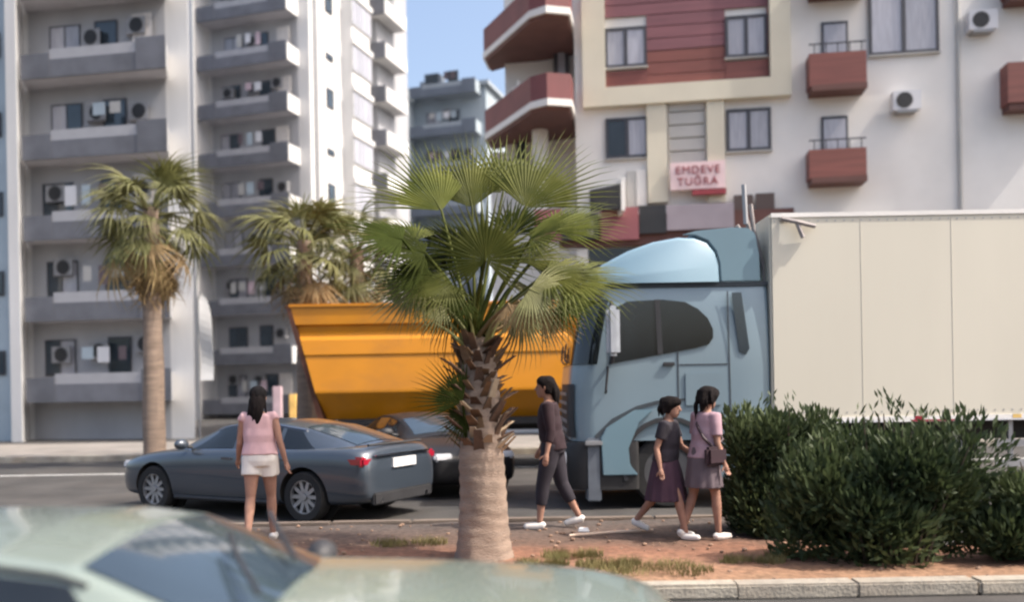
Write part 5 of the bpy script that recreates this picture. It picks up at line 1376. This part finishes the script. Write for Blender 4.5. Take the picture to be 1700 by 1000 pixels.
    for c in clothes:
        kind = c[0]; b = MB()
        if kind == 'top':       # (kind, material, bottom z, sleeve fraction)
            _, m, zb, slv = c
            rr = [r for r in rings if zb-0.01 <= r[0] <= 1.36]
            def at(z):
                for a_, c_ in zip(rings, rings[1:]):
                    if a_[0] <= z <= c_[0]:
                        q = (z-a_[0])/(c_[0]-a_[0]); return [a_[i]+(c_[i]-a_[i])*q for i in range(4)]
                return list(rings[0])
            zz = [zb] + [r[0] for r in rr if r[0] > zb+0.02]
            L_ = []
            for i, z in enumerate(zz):
                r = at(z); r[0] = z
                fold = 0.018 + (0.022 if 0.95 < z < 1.15 else 0) + (0.012 if i == 0 else 0)
                pts = ring_pts(*r, grow=fold, n=28)
                cen = sum(pts, Vector())/len(pts)
                pts = [cen+(p-cen)*(1+0.06*noise.noise(Vector((j*0.55, z*9, H*5)))+0.035*math.sin(j*1.9+z*22)*(1.35-min(1.3, z))) for j, p in enumerate(pts)]
                L_.append(pts)
            b.loft(L_)
            for (sh_, elb, wri) in arms:
                if slv > 0:
                    path = [torso((0.6*(sh_.x/k), -0.005, 1.31)), sh_, sh_+(elb-sh_)*min(1, slv)*0.5, sh_+(elb-sh_)*min(1, slv)]
                    rad = [0.06*k, 0.068*k, 0.062*k, 0.060*k]
                    if slv > 1: path += [elb+(wri-elb)*(slv-1)]; rad[-1] = 0.05*k; rad.append(0.042*k)
                    b.tube(path, rad, 14)
            cloth('top', b, m)
        elif kind in ('shorts', 'trousers'):
            _, m, frac = c
            b.loft([ring_pts(*r, grow=0.016) for r in rings if 0.79 <= r[0] <= 1.0])
            for (hip, knee, ank) in legs:
                full = [hip+V(0, 0, 0.03)]; rad = [0.108*k]
                if frac <= 1:
                    full += [hip+(knee-hip)*frac*0.5, hip+(knee-hip)*frac]; rad += [0.107*k, 0.108*k]
                else:
                    full += [hip+(knee-hip)*0.5, knee, knee+(ank-knee)*(frac-1)*0.5, knee+(ank-knee)*(frac-1)]; rad += [0.095*k, 0.075*k, 0.070*k, 0.058*k]
                b.tube(full, rad, 16)
            cloth(kind, b, m)
        elif kind == 'skirt':
            _, m, zlow, flare = c
            zs = [1.0, 0.94, 0.86, 0.76, 0.66, 0.56, 0.46, 0.36]; zs = [z for z in zs if z > zlow+0.03] + [zlow]
            L_ = []
            kc = sum(((l[1]) for l in legs), Vector())/2
            for z in zs:
                f = (1.0-z)/(1.0-zlow); rx = 0.15+0.02*min(1, f*3)+flare*f; ry = 0.115+0.02*min(1, f*3)+flare*f*1.1
                cen = Vector((0, -0.01*k, z*k)) + Vector((0, kc.y*0.6*f, 0))
                L_.append([cen + Vector((rx*k*math.cos(2*math.pi*i/40)*(1+0.05*f*math.sin(i*1.7)), ry*k*math.sin(2*math.pi*i/40)*(1+0.05*f*math.sin(i*1.7)), 0)) for i in range(40)])
            b.loft(L_); cloth('skirt', b, m)
        elif kind == 'shoes':
            for (heel, ank, toe) in feet:
                b2 = MB(); b2.tube([heel+(heel-toe)*0.06, heel+Vector((0, 0, 0.01))*k, (ank+Vector((0, 0.03, -0.045))*k), toe, toe+(toe-heel)*0.10], [0.026*k, 0.042*k, 0.045*k, 0.034*k, 0.016*k], 12)
                cloth('shoe', b2, c[1], 0.010)
        elif kind == 'hair':
            _, m, length, bushy = c
            hr = []
            for z, rx, ry, yc in ((-0.075, 0.066, 0.05, -0.045), (-0.03, 0.076, 0.070, -0.032), (0.02, 0.084, 0.090, -0.018), (0.06, 0.084, 0.100, -0.010), (0.095, 0.070, 0.088, -0.008), (0.122, 0.040, 0.052, -0.008)):
                hr.append([headpt((rx*bushy*math.cos(2*math.pi*i/18)*(1+0.07*math.sin(i*2.3+z*40)+0.05*noise.noise(Vector((i*0.9, z*30, H*7)))), yc+ry*bushy*math.sin(2*math.pi*i/18), z)) for i in range(18)])
            b.loft(hr)
            if length > 0:
                pts, rad = [], []
                for i in range(8):
                    f = i/7; z = 0.0 - length*f
                    p = headpt((0.012*math.sin(f*4), -0.075-0.02*math.sin(f*3), 0.0)); p = p + Vector((0.0, -0.025*f, -length*f))*k + Vector((pose.get('sway', 0)*-length*f*k*0.5, -math.sin(lean)*length*f*k*0.8, 0))
                    pts.append(p); rad.append((0.062 if f < 0.25 else 0.064*(1-f)+0.014)*k)
                b.tube(pts, rad, 12)
            elif length < 0:     # bun or tied mass
                b.ell(headpt((0.0, -0.10, 0.05)), 0.055*k, 0.055*k, 0.055*k)
            rs = random.Random(int(H*1000))
            for q in range(16):
                an = rs.uniform(0.1, 0.9)*math.pi; rx_ = 0.082*bushy
                p0 = headpt((rx_*math.cos(an), -0.02-0.085*bushy*math.sin(an), rs.uniform(-0.03, 0.08)))
                ln = rs.uniform(0.08, 0.16)+max(0, length)*rs.uniform(0.2, 0.7)
                dv = Vector((p0.x-hc.x, p0.y-hc.y, 0)).normalized()*rs.uniform(0.01, 0.05)*k
                b.tube([p0, p0+dv+Vector((0, 0, -ln*0.5))*k, p0+dv*rs.uniform(0.2, 1.2)+Vector((rs.uniform(-.02, .02), 0, -ln))*k], [0.014*k, 0.012*k, 0.006*k], 6)
            cloth('hair', b, m, 0.009)
        elif kind == 'cap':
            hr = []
            for z, rx, ry, yc in ((0.030, 0.090, 0.106, -0.010), (0.06, 0.091, 0.107, -0.010), (0.095, 0.080, 0.096, -0.010), (0.125, 0.052, 0.064, -0.010), (0.136, 0.02, 0.024, -0.01)):
                hr.append([headpt((rx*math.cos(2*math.pi*i/20), yc+ry*math.sin(2*math.pi*i/20), z)) for i in range(20)])
            o = MB().loft(hr).build('cap', c[1], t, smooth=True)
            brim = [(-0.085, 0.06), (-0.075, 0.13), (-0.04, 0.172), (0, 0.182), (0.04, 0.172), (0.075, 0.13), (0.085, 0.06), (0.0, 0.085)]
            MB().prism([headpt((x, y, 0.028-0.02*(y > 0.15))) for x, y in brim], [headpt((x, y, 0.040-0.02*(y > 0.15))) for x, y in brim]).build('brim', c[1], o)
        elif kind == 'bag':
            sh_ = torso((-0.10, 0.0, 1.36)); hp = torso((0.19, -0.02, 0.98))
            b.tube([sh_, torso((0.02, 0.125, 1.2)), torso((0.15, 0.12, 1.08)), hp], 0.016*k, 8)
            b.tube([sh_, torso((0.0, -0.12, 1.22)), torso((0.13, -0.125, 1.08)), hp], 0.016*k, 8)
            b.build('bag_strap', c[1], t, smooth=True)
            b2 = MB(); h0 = torso((0.21, -0.02, 0.92)); b2.box(h0.x-0.05*k, h0.x+0.05*k, h0.y-0.13*k, h0.y+0.13*k, h0.z-0.12*k, h0.z+0.08*k)
            b2.build('bag', c[1], t, bevel=0.03, smooth=True)
    for sx in (1, -1):
        MB().ell(headpt((sx*0.029, 0.0835, 0.004)), 0.012*k, 0.007*k, 0.007*k, 10, 6).build('eye', M_eye, t, smooth=True)
    # put the lower foot on the ground
    zmin = min(min(h.z, q.z) for h, a_, q in feet) - 0.032*k
    for ch in t.children: ch.location.z -= zmin
    return t

MZ = 0.105
def ground_at(px, Y): p = W(px, HOR, Y); return (p.x, p.y, MZ)
# woman seen from behind (facing away)
person('woman in black cap, pink top and white shorts walking beside the grey sedan', ground_at(430, 9.75), R(8), 1.66,
       dict(lean=3, sway=-0.03, hip_r=12, knee_r=8, hip_l=-10, knee_l=16, arm_r=-14, elbow_r=22, out_r=14, arm_l=8, elbow_l=30, out_l=10),
       [('top', M_pinktop, 0.92, 0.12), ('shorts', M_whitesh, 0.42), ('shoes', M_shoe), ('hair', M_hair, 0.34, 1.0), ('cap', M_capb)])
# two girls by the truck
person('girl with dark top and dark plum skirt and white shoes stepping beside her friend', ground_at(1104, 9.62), R(-118), 1.52,
       dict(lean=5, hip_r=24, knee_r=12, hip_l=-22, knee_l=18, arm_r=-16, elbow_r=30, arm_l=18, elbow_l=35, head_nod=6),
       [('top', M_navy, 0.90, 0.6), ('skirt', M_plum, 0.46, 0.10), ('shoes', M_shoe), ('hair', M_hair, -1, 1.16)])
person('girl in mauve top with shoulder bag standing between her friend and the bush', ground_at(1166, 9.42), R(-62), 1.58,
       dict(lean=6, hip_r=10, knee_r=8, hip_l=-8, knee_l=12, spread_r=4, spread_l=4, arm_r=-4, elbow_r=18, out_r=10, arm_l=6, elbow_l=50, out_l=16, in_l=14, head_turn=15, head_nod=8),
       [('top', M_mauve, 0.86, 0.75), ('skirt', M_greym, 0.56, 0.05), ('shoes', M_shoe), ('hair', M_hair, 0.16, 1.30), ('bag', M_bag)])
# dim walker in front of the truck bumper
person('person in dark maroon clothes walking in front of the truck bumper', ground_at(915, 10.35), R(80), 1.74,
       dict(lean=4, hip_r=-11, knee_r=16, hip_l=14, knee_l=8, arm_r=8, elbow_r=18, arm_l=-8, elbow_l=18),
       [('top', M_maroon, 0.84, 1.5), ('trousers', M_navy, 1.55), ('shoes', M_shoe), ('hair', M_hair, 0.2, 1.05)])
for me in list(bpy.data.meshes):
    if me.users == 0: bpy.data.meshes.remove(me)
